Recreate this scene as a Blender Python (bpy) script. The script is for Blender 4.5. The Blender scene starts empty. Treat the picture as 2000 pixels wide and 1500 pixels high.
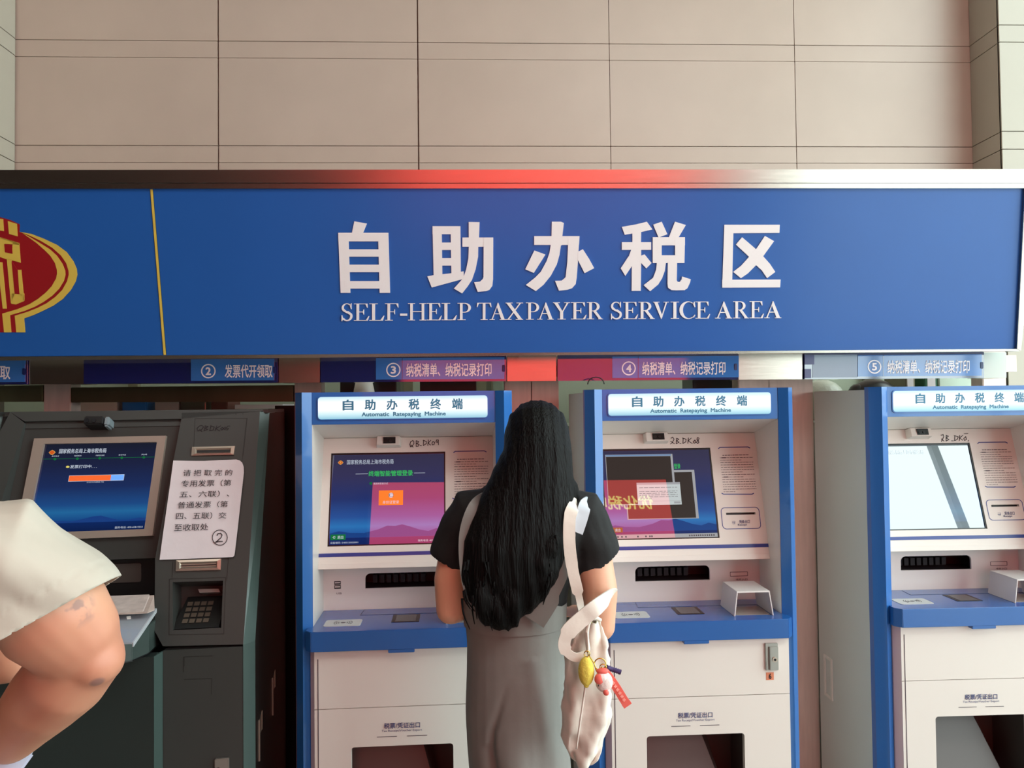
import bpy, bmesh, math, random
from mathutils import Vector, Matrix, Euler
random.seed(7)
sc = bpy.context.scene
col = sc.collection
PI = math.pi

# ------------------------------------------------------------------ camera, world, light, exposure
F_PX, CX, CY = 1500.0, 1000.0, 750.0            # 2000 x 1500 frame
yaw, pitch, roll = 0.040, 0.0247, 0.0115
CAM = Vector((0, 0, 1.6))
Fw = Vector((math.sin(yaw)*math.cos(pitch), math.cos(yaw)*math.cos(pitch), math.sin(pitch)))
R0 = Fw.cross(Vector((0, 0, 1))).normalized()
U0 = R0.cross(Fw).normalized()
Rt = (R0*math.cos(roll) - U0*math.sin(roll))
Up = (U0*math.cos(roll) + R0*math.sin(roll))
cam_d = bpy.data.cameras.new('camera'); cam_d.sensor_width = 36; cam_d.lens = 36*F_PX/2000
cam = bpy.data.objects.new('camera', cam_d); col.objects.link(cam)
m = Matrix((Rt, Up, -Fw)).transposed().to_4x4(); m.translation = CAM
cam.matrix_world = m
sc.camera = cam
sc.view_settings.view_transform = 'Standard'; sc.view_settings.look = 'None'
sc.view_settings.gamma = 1; sc.view_settings.exposure = 0.0
sc.view_settings.use_curve_mapping = False
world = bpy.data.worlds.new('world'); sc.world = world; world.use_nodes = True
bg = world.node_tree.nodes['Background']
bg.inputs[0].default_value = (0.84, 1.0, 0.98, 1); bg.inputs[1].default_value = 5.0

def area(name, loc, rot, sx, sy, power, color):
    d = bpy.data.lights.new(name, 'AREA'); d.shape = 'RECTANGLE'; d.size = sx; d.size_y = sy
    d.energy = power; d.color = color
    o = bpy.data.objects.new(name, d); o.location = loc; o.rotation_euler = rot; col.objects.link(o)
    return o
area('hall_fill_light', (-1.8, -1.2, 5.3), (0, 0, 0), 1.6, 1.2, 18, (1, .93, .86))  # unseen fill panels added for general light in the hall
area('hall_fill_light', (1.8, -1.2, 5.3), (0, 0, 0), 2.2, 1.4, 70, (1, .98, .95))  # stronger right-hand fill, added as well

# ------------------------------------------------------------------ helpers
def lin(c):
    return tuple(((x/255)/12.92 if x/255 <= .04045 else ((x/255+.055)/1.055)**2.4) for x in c[:3]) + (1,)

MATS = {}
def mat(name, rgb, rough=.5, metal=0, spec=.5, noise=0, nscale=8, bump=0, emit=None, estr=0, coat=0, alpha=1, trans=0, stretch=None, ior=None, sss=0):
    if name in MATS: return MATS[name]
    M = bpy.data.materials.new(name); M.use_nodes = True
    nt = M.node_tree; b = nt.nodes['Principled BSDF']
    c = lin(rgb)
    b.inputs['Base Color'].default_value = c
    b.inputs['Roughness'].default_value = rough; b.inputs['Metallic'].default_value = metal
    b.inputs['Specular IOR Level'].default_value = spec
    if ior: b.inputs['IOR'].default_value = ior
    if coat: b.inputs['Coat Weight'].default_value = coat; b.inputs['Coat Roughness'].default_value = .06
    if alpha < 1: b.inputs['Alpha'].default_value = alpha
    if trans: b.inputs['Transmission Weight'].default_value = trans
    if sss: b.inputs['Subsurface Weight'].default_value = sss; b.inputs['Subsurface Scale'].default_value = .02; b.inputs['Subsurface Radius'].default_value = (1, .4, .25)
    if emit is not None:
        b.inputs['Emission Color'].default_value = lin(emit); b.inputs['Emission Strength'].default_value = estr
    if noise or bump:
        tc = nt.nodes.new('ShaderNodeTexCoord'); mp = nt.nodes.new('ShaderNodeMapping')
        if stretch: mp.inputs['Scale'].default_value = stretch
        n = nt.nodes.new('ShaderNodeTexNoise'); n.inputs['Scale'].default_value = nscale; n.inputs['Detail'].default_value = 6
        nt.links.new(tc.outputs['Object'], mp.inputs[0]); nt.links.new(mp.outputs[0], n.inputs['Vector'])
        if noise:
            r = nt.nodes.new('ShaderNodeValToRGB')
            r.color_ramp.elements[0].position = .3; r.color_ramp.elements[1].position = .72
            r.color_ramp.elements[0].color = tuple(x*(1-noise) for x in c[:3]) + (1,)
            r.color_ramp.elements[1].color = tuple(min(1, x*(1+noise*.6)) for x in c[:3]) + (1,)
            nt.links.new(n.outputs[0], r.inputs[0]); nt.links.new(r.outputs[0], b.inputs['Base Color'])
        if bump:
            bu = nt.nodes.new('ShaderNodeBump'); bu.inputs['Strength'].default_value = bump; bu.inputs['Distance'].default_value = .01
            nt.links.new(n.outputs[0], bu.inputs['Height']); nt.links.new(bu.outputs[0], b.inputs['Normal'])
    MATS[name] = M
    return M

def ramp_mat(name, stops, axis='V', estr=1.0, rough=.05, base=(5, 5, 8), spec=.5, ior=1.5):
    """self-lit face whose display gradient runs over its UV map"""
    if name in MATS: return MATS[name]
    M = bpy.data.materials.new(name); M.use_nodes = True
    nt = M.node_tree; b = nt.nodes['Principled BSDF']
    b.inputs['Base Color'].default_value = lin(base); b.inputs['Roughness'].default_value = rough
    b.inputs['Specular IOR Level'].default_value = spec; b.inputs['IOR'].default_value = ior
    uv = nt.nodes.new('ShaderNodeUVMap'); sp = nt.nodes.new('ShaderNodeSeparateXYZ'); r = nt.nodes.new('ShaderNodeValToRGB')
    nt.links.new(uv.outputs[0], sp.inputs[0]); nt.links.new(sp.outputs[0 if axis == 'U' else 1], r.inputs[0])
    el = r.color_ramp.elements
    while len(el) < len(stops): el.new(.5)
    for e, (p, c) in zip(el, stops): e.position = p; e.color = lin(c)
    nt.links.new(r.outputs[0], b.inputs['Emission Color']); b.inputs['Emission Strength'].default_value = estr
    MATS[name] = M
    return M

class MB:
    def __init__(s): s.v = []; s.f = []
    def add(s, vs, fs):
        o = len(s.v); s.v += [tuple(v) for v in vs]; s.f += [tuple(i+o for i in f) for f in fs]; return s
    def box(s, x0, x1, y0, y1, z0, z1):
        v = [(x0,y0,z0),(x1,y0,z0),(x1,y1,z0),(x0,y1,z0),(x0,y0,z1),(x1,y0,z1),(x1,y1,z1),(x0,y1,z1)]
        return s.add(v, [(0,3,2,1),(4,5,6,7),(0,1,5,4),(1,2,6,5),(2,3,7,6),(3,0,4,7)])
    def hexa(s, a, b):                     # two quads, corresponding corners
        return s.add(list(a)+list(b), [(0,1,2,3),(7,6,5,4),(0,4,5,1),(1,5,6,2),(2,6,7,3),(3,7,4,0)])
    def prism(s, a, b):                    # two n-gons, corresponding corners
        n = len(a)
        return s.add(list(a)+list(b), [tuple(range(n)), tuple(range(2*n-1, n-1, -1))] + [(i, i+n, (i+1) % n+n, (i+1) % n) for i in range(n)])
    def tube(s, pts, r, k=8, cap=True):
        pts = [Vector(p) for p in pts]; rings = []
        for i, p in enumerate(pts):
            t = (pts[min(i+1, len(pts)-1)]-pts[max(i-1, 0)]).normalized()
            a = t.cross(Vector((0, 0, 1))); a = a if a.length > .05 else t.cross(Vector((1, 0, 0)))
            a.normalize(); b = t.cross(a).normalized()
            rr = r[i] if isinstance(r, (list, tuple)) else r
            rings.append([p+a*rr*math.cos(2*PI*j/k)+b*rr*math.sin(2*PI*j/k) for j in range(k)])
        vs = [v for ring in rings for v in ring]
        fs = [(i*k+j, i*k+(j+1) % k, (i+1)*k+(j+1) % k, (i+1)*k+j) for i in range(len(pts)-1) for j in range(k)]
        if cap: fs += [tuple(range(k-1, -1, -1)), tuple((len(pts)-1)*k+j for j in range(k))]
        return s.add(vs, fs)
    def mesh(s, name, M, smooth=False, bevel=0):
        me = bpy.data.meshes.new(name); me.from_pydata(s.v, [], s.f)
        bm = bmesh.new(); bm.from_mesh(me)
        bmesh.ops.recalc_face_normals(bm, faces=bm.faces[:])
        if bevel:
            bmesh.ops.bevel(bm, geom=[e for e in bm.edges if e.is_manifold and e.calc_face_angle(0) > .5], offset=bevel, segments=2, affect='EDGES', clamp_overlap=True)
        bm.to_mesh(me); bm.free()
        if smooth: me.polygons.foreach_set('use_smooth', [True]*len(me.polygons))
        if M: me.materials.append(M)
        return me

def link(name, me, parent=None, label=None, cat=None, group=None, kind=None, matrix=None):
    o = bpy.data.objects.new(name, me); col.objects.link(o)
    if parent: o.parent = parent
    if label: o['label'] = label
    if cat: o['category'] = cat
    if group: o['group'] = group
    if kind: o['kind'] = kind
    if matrix is not None: o.matrix_world = matrix
    return o
def part(name, mb, M, parent, label=None, smooth=False, bevel=0, kind=None):
    return link(name, mb.mesh(name, M, smooth, bevel), parent, label, kind=kind)
def thing(name, label, cat, loc=(0, 0, 0), rz=0, group=None, kind=None):
    o = link(name, None, None, label, cat, group, kind); o.empty_display_size = .1
    o.matrix_world = Matrix.Translation(loc) @ Matrix.Rotation(rz, 4, 'Z')
    return o
def copy_tree(o, parent=None):
    c = o.copy(); col.objects.link(c)
    if parent: c.parent = parent
    for ch in [x for x in bpy.data.objects if x.parent == o and x != c]: copy_tree(ch, c)
    return c

def ray(px, py):
    return Fw + Rt*((px-CX)/F_PX) + Up*((CY-py)/F_PX)
def at(px, py, Y):
    d = ray(px, py); return CAM + d*(Y/d.y)

class Plane:
    """flat face in a thing's local space: origin O, axes U (right), V (up); N faces the hall"""
    def __init__(s, O, U, V, M=Matrix.Identity(4)):
        s.O = Vector(O); s.U = Vector(U).normalized(); s.V = Vector(V).normalized(); s.N = s.U.cross(s.V).normalized()
        s.M = M; Mi = M.inverted(); s.c = Mi @ CAM; s.Mi = Mi.to_3x3()
    def uv(s, px, py):
        d = s.Mi @ ray(px, py); t = (s.O-s.c).dot(s.N)/d.dot(s.N)
        p = s.c + d*t - s.O
        return (p.dot(s.U), p.dot(s.V))
    def pt(s, u, v, n=0): return s.O + s.U*u + s.V*v + s.N*n
    def P(s, px, py, n=0):
        return s.pt(*s.uv(px, py), n)
    # flat/extruded pieces --------------------------------------------------
    def poly(s, mb, uvs, n0, n1=None):
        if n1 is None: n1 = n0-.0006
        if sum(a[0]*b[1]-b[0]*a[1] for a, b in zip(uvs, uvs[1:]+uvs[:1])) < 0: uvs = uvs[::-1]
        return mb.prism([s.pt(u, v, n0) for u, v in uvs], [s.pt(u, v, n1) for u, v in uvs])
    def slab(s, mb, u0, u1, v0, v1, n0, n1): return s.poly(mb, [(u0, v0), (u1, v0), (u1, v1), (u0, v1)], n0, n1)
    def stroke(s, mb, uvs, w, n=.0008):
        """ribbon of constant width along a polyline"""
        pts = [Vector(p) for p in uvs]
        for a, b in zip(pts, pts[1:]):
            d = (b-a)
            if d.length < 1e-6: continue
            d.normalize(); q = Vector((-d.y, d.x))*w/2; e = d*w*.3
            s.poly(mb, [tuple(a-e-q), tuple(b+e-q), tuple(b+e+q), tuple(a-e+q)], n)
        return mb
    def curve_plate(s, name, outer, holes, n0, n1, M, parent, label=None):
        """plate with real holes"""
        bm = bmesh.new()
        def loop(pts): 
            vs = [bm.verts.new((u, v, 0)) for u, v in pts]
            return [bm.edges.new((vs[i], vs[(i+1) % len(vs)])) for i in range(len(vs))]
        es = loop(outer)
        for h in holes: es += loop(h)
        bmesh.ops.triangle_fill(bm, use_beauty=True, use_dissolve=False, edges=es)
        bmesh.ops.recalc_face_normals(bm, faces=bm.faces[:])
        r = bmesh.ops.extrude_face_region(bm, geom=bm.faces[:])
        for g in r['geom']:
            if isinstance(g, bmesh.types.BMVert): g.co.z = 1
        for v in bm.verts: v.co = s.pt(v.co.x, v.co.y, n0 if v.co.z > .5 else n1)
        bmesh.ops.recalc_face_normals(bm, faces=bm.faces[:])
        me = bpy.data.meshes.new(name); bm.to_mesh(me); bm.free(); me.materials.append(M)
        return link(name, me, parent, label)

def rrect(u0, u1, v0, v1, r, k=5, corners=(1, 1, 1, 1)):    # bl, br, tr, tl
    out = []
    for (cu, cv, a0, on) in ((u0+r, v0+r, PI, corners[0]), (u1-r, v0+r, 1.5*PI, corners[1]), (u1-r, v1-r, 0, corners[2]), (u0+r, v1-r, .5*PI, corners[3])):
        if on: out += [(cu+r*math.cos(a0+i*PI/2/k), cv+r*math.sin(a0+i*PI/2/k)) for i in range(k+1)]
        else: out += [((u0 if cu < (u0+u1)/2 else u1), (v0 if cv < (v0+v1)/2 else v1))]
    return out
def ring(mb, pl, outer, inner, n):
    k = len(outer)
    for i in range(k):
        j = (i+1) % k
        pl.poly(mb, [outer[i], outer[j], inner[j], inner[i]], n)
    return mb
def circ(u, v, r, k=24, ry=None): return [(u+r*math.cos(2*PI*i/k), v+(ry or r)*math.sin(2*PI*i/k)) for i in range(k)]
def arc(u, v, rx, ry, a0, a1, k=8): return [(u+rx*math.cos(math.radians(a0+(a1-a0)*i/k)), v+ry*math.sin(math.radians(a0+(a1-a0)*i/k))) for i in range(k+1)]

_tc = {}
def text_raw(body, bold):
    key = (body, bold)
    if key in _tc: return _tc[key]
    cu = bpy.data.curves.new('t', 'FONT'); cu.body = body; cu.size = 1; cu.resolution_u = 2
    o = bpy.data.objects.new('t', cu); col.objects.link(o)
    dg = bpy.context.evaluated_depsgraph_get()
    me = bpy.data.meshes.new_from_object(o.evaluated_get(dg))
    vs = [(v.co.x, v.co.y) for v in me.vertices]; fs = [tuple(p.vertices) for p in me.polygons]
    bpy.data.objects.remove(o); bpy.data.curves.remove(cu); bpy.data.meshes.remove(me)
    V, Fc = [], []
    offs = [(0, 0)] if not bold else [(bold*math.cos(a), bold*math.sin(a)) for a in [i*PI/3 for i in range(6)]]
    for dx, dy in offs:
        o_ = len(V); V += [(x+dx, y+dy, len(V)//max(1, len(vs))) for x, y in vs]; Fc += [tuple(i+o_ for i in f) for f in fs]
    _tc[key] = (V, Fc)
    return V, Fc
def text(name, pl, body, u0, u1, v0, v1, M, parent, n=.001, bold=0, label=None, keep=False, mirror=False, quad=None):
    """flat lettering fitted to a rectangle on the plane"""
    V, Fc = text_raw(body, bold)
    x0 = min(v[0] for v in V); x1 = max(v[0] for v in V); y0 = min(v[1] for v in V); y1 = max(v[1] for v in V)
    if keep: # keep proportions: height rules
        w = (x1-x0)/(y1-y0)*(v1-v0); c = (u0+u1)/2; u0, u1 = c-w/2, c+w/2
    vs = []
    for x, y, k_ in V:
        nn = n + .00012*k_
        a = (x-x0)/(x1-x0); b = (y-y0)/(y1-y0)
        if mirror: a = 1-a
        if quad:
            q = [Vector(p) for p in quad]  # tl, tr, br, bl in uv
            p = (q[3]*(1-a)+q[2]*a)*(1-b) + (q[0]*(1-a)+q[1]*a)*b
            vs.append(pl.pt(p.x, p.y, nn))
        else: vs.append(pl.pt(u0+a*(u1-u0), v0+b*(v1-v0), nn))
    me = bpy.data.meshes.new(name); me.from_pydata(vs, [], Fc); me.materials.append(M)
    return link(name, me, parent, label)
def text_px(name, pl, body, tl, tr, br, bl, M, parent, n=.001, bold=0, label=None):
    return text(name, pl, body, 0, 1, 0, 1, M, parent, n, bold, label, quad=[pl.uv(*tl), pl.uv(*tr), pl.uv(*br), pl.uv(*bl)])
def text_box(name, pl, body, x0, y0, x1, y1, M, parent, slope=-.012, n=.001, bold=0, label=None):
    d = slope*(x1-x0)
    return text_px(name, pl, body, (x0, y0), (x1, y0+d), (x1, y1+d), (x0, y1), M, parent, n, bold, label)

def uvquad(name, pl, u0, u1, v0, v1, n, M, parent, label=None, quad=None):
    me = bpy.data.meshes.new(name)
    q = quad or [(u0, v0), (u1, v0), (u1, v1), (u0, v1)]
    me.from_pydata([pl.pt(u, v, n) for u, v in q], [], [(0, 1, 2, 3)])
    l = me.uv_layers.new(name='UVMap')
    for i, c in enumerate(((0, 0), (1, 0), (1, 1), (0, 1))): l.data[i].uv = c
    me.materials.append(M)
    return link(name, me, parent, label)

# organic bodies ---------------------------------------------------------------
def tube_e(mb, pts, k=16):
    """tapered limb; pts = [(centre, rx, ry)] ring axes chosen from the side vector"""
    P_ = [Vector(p[0]) for p in pts]; n = len(P_); rings = []
    prev = None
    for i, p in enumerate(P_):
        t = (P_[min(i+1, n-1)]-P_[max(i-1, 0)]).normalized()
        if len(pts[i]) > 3: side = Vector(pts[i][3])
        elif prev is None: side = Vector((1, 0, 0)) if abs(t.x) < .8 else Vector((0, 1, 0))
        else: side = prev
        b = t.cross(side).normalized(); a = b.cross(t).normalized(); prev = a
        rings.append([p+a*pts[i][1]*math.cos(2*PI*j/k)+b*pts[i][2]*math.sin(2*PI*j/k) for j in range(k)])
    # rounded ends
    def cap(ring_, c, t, r):
        return [[c+t*r*math.sin(a)+(v-c)*math.cos(a) for v in ring_] for a in (.5, 1.0, 1.35)]
    t0 = (P_[0]-P_[1]).normalized(); t1 = (P_[-1]-P_[-2]).normalized()
    rings = cap(rings[0], P_[0], t0, min(pts[0][1:3]))[::-1] + rings + cap(rings[-1], P_[-1], t1, min(pts[-1][1:3]))
    N = len(rings); vs = [v for r in rings for v in r]
    fs = [(i*k+j, i*k+(j+1) % k, (i+1)*k+(j+1) % k, (i+1)*k+j) for i in range(N-1) for j in range(k)]
    fs += [tuple(range(k-1, -1, -1)), tuple((N-1)*k+j for j in range(k))]
    return mb.add(vs, fs)
def limb(mb, pts, k=14):                 # pts [(centre, r)]
    return tube_e(mb, [(p, r, r) for p, r in pts], k)
def ell(mb, c, r, k=16):
    c = Vector(c); vs = []; fs = []
    for i in range(1, k):
        a = PI*i/k
        for j in range(k*2): vs.append(c+Vector((r[0]*math.sin(a)*math.cos(PI*j/k), r[1]*math.sin(a)*math.sin(PI*j/k), r[2]*math.cos(a))))
    for i in range(k-2):
        for j in range(k*2): fs.append((i*2*k+j, (i+1)*2*k+j, (i+1)*2*k+(j+1) % (2*k), i*2*k+(j+1) % (2*k)))
    fs += [tuple(range(2*k)), tuple(range((k-2)*2*k+2*k-1, (k-2)*2*k-1, -1))]
    return mb.add(vs, fs)
def fuse(name, mb, voxel, M, parent=None, smooth=4, disp=None, label=None, cut=None):
    """one continuous skin over the rough volumes"""
    me = mb.mesh(name, None)
    o = bpy.data.objects.new(name, me); col.objects.link(o)
    md = o.modifiers.new('r', 'REMESH'); md.mode = 'VOXEL'; md.voxel_size = voxel
    if smooth:
        s_ = o.modifiers.new('s', 'SMOOTH'); s_.iterations = smooth; s_.factor = .5
    dg = bpy.context.evaluated_depsgraph_get()
    new = bpy.data.meshes.new_from_object(o.evaluated_get(dg))
    bpy.data.objects.remove(o); bpy.data.meshes.remove(me)
    if disp or cut:
        bm = bmesh.new(); bm.from_mesh(new); bm.normal_update()
        if disp:
            offs = [disp(v.co, v.normal) for v in bm.verts]
            for v, d in zip(bm.verts, offs): v.co += d if isinstance(d, Vector) else v.normal*d
        if cut:
            fv = {v: float(cut(v.co)) for v in bm.verts}; kill = []; mv = []
            for v in bm.verts:
                if fv[v] <= 0: continue
                ps = [v.co.lerp(u.co, fv[v]/(fv[v]-fv[u]+1e-9)) for u in (e.other_vert(v) for e in v.link_edges) if fv[u] <= 0]
                if ps: mv.append((v, sum(ps, Vector())/len(ps)))
                else: kill.append(v)
            for v, p in mv: v.co = p
            bmesh.ops.delete(bm, geom=kill, context='VERTS')
            rim = [f for f in bm.faces if all(fv.get(v, 0) > 0 for v in f.verts)]
            bmesh.ops.delete(bm, geom=rim, context='FACES')
        bm.to_mesh(new); bm.free()
    new.name = name; new.materials.clear(); new.materials.append(M)
    new.polygons.foreach_set('use_smooth', [True]*len(new.polygons))
    return link(name, new, parent, label)

# ------------------------------------------------------------------ materials
def tile_mat():
    M = mat('pale_stone_tile', (193, 176, 163), .32, noise=.07, nscale=2.2)
    return M
TILE = tile_mat()
TILE2 = mat('pale_side_tile', (180, 174, 160), .35, noise=.05, nscale=2)
GROUT = mat('dark_joint', (118, 104, 92), .8, noise=.25, nscale=9)
STEEL = mat('brushed_stainless', (196, 190, 180), .26, 1, noise=.07, nscale=30, stretch=(.3, 4, 6))
STEEL_G = mat('stainless_post', (224, 204, 194), .45, .3, noise=.08, nscale=14, stretch=(4, 4, .4))
SIGNBLUE = mat('sign_blue_vinyl', (28, 90, 168), .5, noise=.03, nscale=3, coat=.35, spec=.3)
SIGNBLUE.node_tree.nodes['Principled BSDF'].inputs['Coat Roughness'].default_value = .22
WHITEV = mat('white_vinyl', (238, 236, 236), .4)
WHITEL = mat('white_label_print', (252, 250, 252), .25, coat=.6)
YELV = mat('yellow_vinyl', (216, 190, 82), .4)
REDV = mat('red_vinyl', (150, 26, 32), .35)
DARKV = mat('dark_outline_vinyl', (20, 34, 60), .4)
NAVY = mat('navy_acrylic', (28, 34, 96), .05, coat=1, ior=2.0)
LBLUE = mat('light_blue_acrylic', (62, 122, 196), .06, coat=1, ior=1.5)
MBLUE = mat('machine_blue_paint', (38, 104, 178), .3, coat=.4)
MBLUE_D = mat('machine_blue_counter', (30, 92, 166), .25, coat=.5)
WHITEP = mat('white_machine_paint', (228, 223, 216), .34, noise=.015, nscale=3)
GREYP = mat('grey_machine_paint', (208, 209, 204), .42, noise=.03, nscale=2.5)
BLACKP = mat('black_plastic', (18, 17, 19), .3)
SHADOW = mat('dark_slot_lining', (44, 38, 42), .5, noise=.2, nscale=20)  # dark mottled lining of the slot interior
STRIPE = mat('blue_print', (44, 66, 140), .3)
INK = mat('grey_blue_print', (70, 84, 128), .5)
INKD = mat('dark_print', (64, 56, 66), .5)
PEN = mat('black_marker_ink', (30, 26, 30), .5)
DOCK = mat('dark_kiosk_paint', (60, 62, 60), .38, noise=.03, nscale=6)
TEAL = mat('dark_teal_kiosk_paint', (70, 88, 84), .32)
KSIDE = mat('black_kiosk_side', (26, 25, 25), .4, noise=.1, nscale=4)
BEZEL = mat('champagne_bezel', (176, 162, 150), .35, .35)
SILV = mat('silver_slot_metal', (196, 184, 170), .28, .8)
PAPER = mat('white_paper', (226, 218, 222), .6, noise=.03, nscale=14, bump=.15)
HAIR = mat('black_hair', (5, 4, 4), .5, noise=.5, nscale=34, bump=.6, stretch=(7, 7, .4), spec=.15)
SKIN = mat('skin_warm', (220, 160, 130), .5, noise=.07, nscale=5, sss=.1)
SKIN2 = mat('skin_light_warm', (224, 168, 138), .48, noise=.07, nscale=4, sss=.1)
TEE = mat('black_cotton', (20, 21, 22), .85, noise=.1, nscale=60, bump=.1)
GREYC = mat('grey_pinafore_cloth', (128, 126, 122), .85, noise=.05, nscale=18, bump=.12)
CANVAS = mat('natural_canvas', (226, 217, 206), .85, noise=.05, nscale=14, bump=.25)
SHIRT = mat('cream_cotton', (182, 173, 160), .85, noise=.03, nscale=8, bump=.2)

# ------------------------------------------------------------------ the setting
WY = 4.0
wall = thing('wall_back', 'pale stone tiled wall above the blue sign', 'wall', kind='structure')
part('joint_backing', MB().box(-2.37, 2.652, WY+.004, WY+.12, 0, 5.5), GROUT, wall)
xs = [-2.37, -1.345, -.312, .694, 1.688, 2.652]
zs = [0, .35, .44, .90, .99, 1.45, 1.54, 2.00, 2.09, 2.40, 2.855, 2.946, 3.403, 3.491, 3.95, 4.04, 4.5, 4.59, 5.5]
zs = [2.40-.09-.455*3, 2.40-.455*2, 2.855, 2.946, 3.403, 3.491, 3.95, 4.04, 4.5, 4.59, 5.5]
zs = [0, .46, .55, 1.01, 1.10, 1.56, 1.65, 2.21, 2.30, 2.855, 2.946, 3.403, 3.491, 3.95, 4.04, 4.5, 4.59, 5.5]
g = .0022
tile_cache = {}
for i in range(len(zs)-1):
    for j in range(len(xs)-1):
        w = xs[j+1]-xs[j]; h = zs[i+1]-zs[i]
        key = (round(w, 2), round(h, 2))
        if key not in tile_cache:
            tile_cache[key] = MB().box(-w/2+g*.6, w/2-g*.6, -.016, 0, -h/2+g, h/2-g).mesh('tile', TILE, bevel=.001)
        o = link('tile', tile_cache[key], wall)
        o.location = ((xs[j]+xs[j+1])/2, WY+.004+random.uniform(-.0006, .0006), (zs[i]+zs[i+1])/2)
# left side wall
wl = thing('wall_left', 'pale tiled side wall at the far left', 'wall', kind='structure')
part('joint_backing', MB().box(-2.50, -2.374, 2.5, WY+.1, 0, 5.5), GROUT, wl)
for i in range(len(zs)-1):
    for (a, b) in ((2.5, 3.05), (3.05, WY-.02)):
        part('tile', MB().box(-2.376, -2.362, a+g, b-g, zs[i]+g, zs[i+1]-g), TILE2, wl)
wr = thing('wall_right', 'pale tiled wall return at the far right', 'wall', kind='structure')
part('joint_backing', MB().box(2.656, 3.6, 3.77, WY+.1, 0, 5.5), GROUT, wr)
for i in range(len(zs)-1):
    part('tile', MB().box(2.646, 2.66, 3.76, WY-.015, zs[i]+g, zs[i+1]-g), TILE2, wr)
    part('tile', MB().box(2.646, 3.6, 3.752, 3.768, zs[i]+g, zs[i+1]-g), TILE2, wr)
# hall behind the photographer
FLOORM = mat('grey_floor_stone', (150, 146, 140), .25, noise=.06, nscale=3)
CEILM = mat('white_ceiling', (198, 204, 198), .7)
link('floor', MB().box(-6, 9, -5, WY+.2, -.1, 0).mesh('floor', FLOORM), kind='structure')
link('ceiling', MB().box(-6, 3.9, -5, WY+.2, 5.5, 5.6).mesh('ceiling', CEILM), kind='structure')
DARKW = mat('brown_hall_wall', (44, 37, 31), .6, noise=.1, nscale=2)
link('wall_hall', MB().box(-6, 3.9, -4.4, -4.2, 0, 5.5).mesh('wall_hall', DARKW), kind='structure')
link('wall_side', MB().box(-6.1, -6, -4.4, WY, 0, 5.5).mesh('wall_side', DARKW), kind='structure')
link('wall_far', MB().box(-6.1, -2.5, WY, WY+.1, 0, 5.5).mesh('wall_far', DARKW), kind='structure')
# glazed right side of the hall
win = thing('window_1', 'tall glazed hall front with white frame bars', 'window', kind='structure')
FRM = mat('white_window_frame', (170, 176, 176), .4)
for x in (3.95, 5.2, 6.5, 7.8, 9.1):
    part('frame_bar', MB().box(x-.05, x+.05, -4.3, -4.2, 0, 5.5), FRM, win)
for z in (1.1, 3.3, 5.4):
    part('frame_bar', MB().box(3.9, 9.2, -4.3, -4.2, z-.05, z+.05), FRM, win)
part('soffit', MB().box(3.9, 9, -4.3, -1.6, 5.5, 5.6), CEILM, win)

# red display board opposite, whose glow and mirror image show in the steel and the screens
RB = (-1.0, 2.62, 1.45, 4.70)
board = thing('display_board', 'large lit red notice board on the opposite wall of the hall', 'display board', (0, -4.0, 0))
part('housing', MB().box(RB[0]-.04, RB[1]+.04, -.19, -.02, RB[2]-.04, RB[3]+.04), BLACKP, board)
REDE = mat('red_lit_face', (120, 10, 12), .5, emit=(255, 84, 76), estr=2.1)
part('lit_face', MB().box(RB[0], RB[1], -.02, 0, RB[2], RB[3]), REDE, board, 'glowing red face')
bp = Plane((0, .004, 0), (-1, 0, 0), (0, 0, 1))
GOLD = mat('gold_lit_lettering', (200, 160, 60), .5, emit=(255, 220, 130), estr=3.6)
text('lettering', bp, '优化税收营商环境', -2.40, -.79, 4.27, 4.47, GOLD, board, .004, bold=.02)

# ------------------------------------------------------------------ big blue sign
tl = math.radians(9)
sign = thing('sign_board', 'long blue sign reading SELF-HELP TAXPAYER SERVICE AREA in a steel frame', 'sign')
SP = Plane((0, 2.745, at(1000, 690, 2.745).z), (1, 0, 0), (0, -math.sin(tl), math.cos(tl)))
def su(px, py): return SP.uv(px, py)
tL = su(-420, 369); tR = su(1998, 368); bL = su(-420, 699); bR = su(1982, 682)
mb = MB(); SP.poly(mb, [bL, bR, tR, tL], 0, -.012)
part('blue_panel', mb, SIGNBLUE, sign)
# housing box behind (hangs on the posts)
mb = MB(); SP.poly(mb, [(bL[0], bL[1]-.01), (bR[0]+.03, bR[1]-.01), (tR[0]+.03, tR[1]+.05), (tL[0], tL[1]+.05)], -.014, -.09)
part('housing', mb, GREYP, sign)
def spx(pts, n0, n1, name, M, bevel=0):
    mb = MB(); SP.poly(mb, [su(*p) for p in pts], n0, n1); return part(name, mb, M, sign, bevel=bevel)
spx([(-430, 333), (2030, 331.5), (2030, 358), (-430, 358)], .014, -.09, 'top_frame', STEEL, .002)
spx([(-430, 360), (2004, 358.6), (1998, 368), (-430, 369.5)], .010, -.02, 'top_frame_lip', STEEL, .001)
spx([(-430, 700), (1982, 681), (1989, 685), (-430, 708)], .010, -.09, 'bottom_frame', STEEL, .001)
spx([(1998, 368), (2004, 358.6), (2024, 358.4), (1990, 685), (1982, 681)], .012, -.09, 'end_frame', STEEL, .001)
# yellow divider
spx([(294, 370), (298.5, 370), (324.5, 693), (320, 693)], .002, 0, 'divider_line', YELV)
spx([(292.9, 370), (299.2, 370), (325.4, 693), (319, 693)], .001, 0, 'divider_outline', DARKV)

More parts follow.
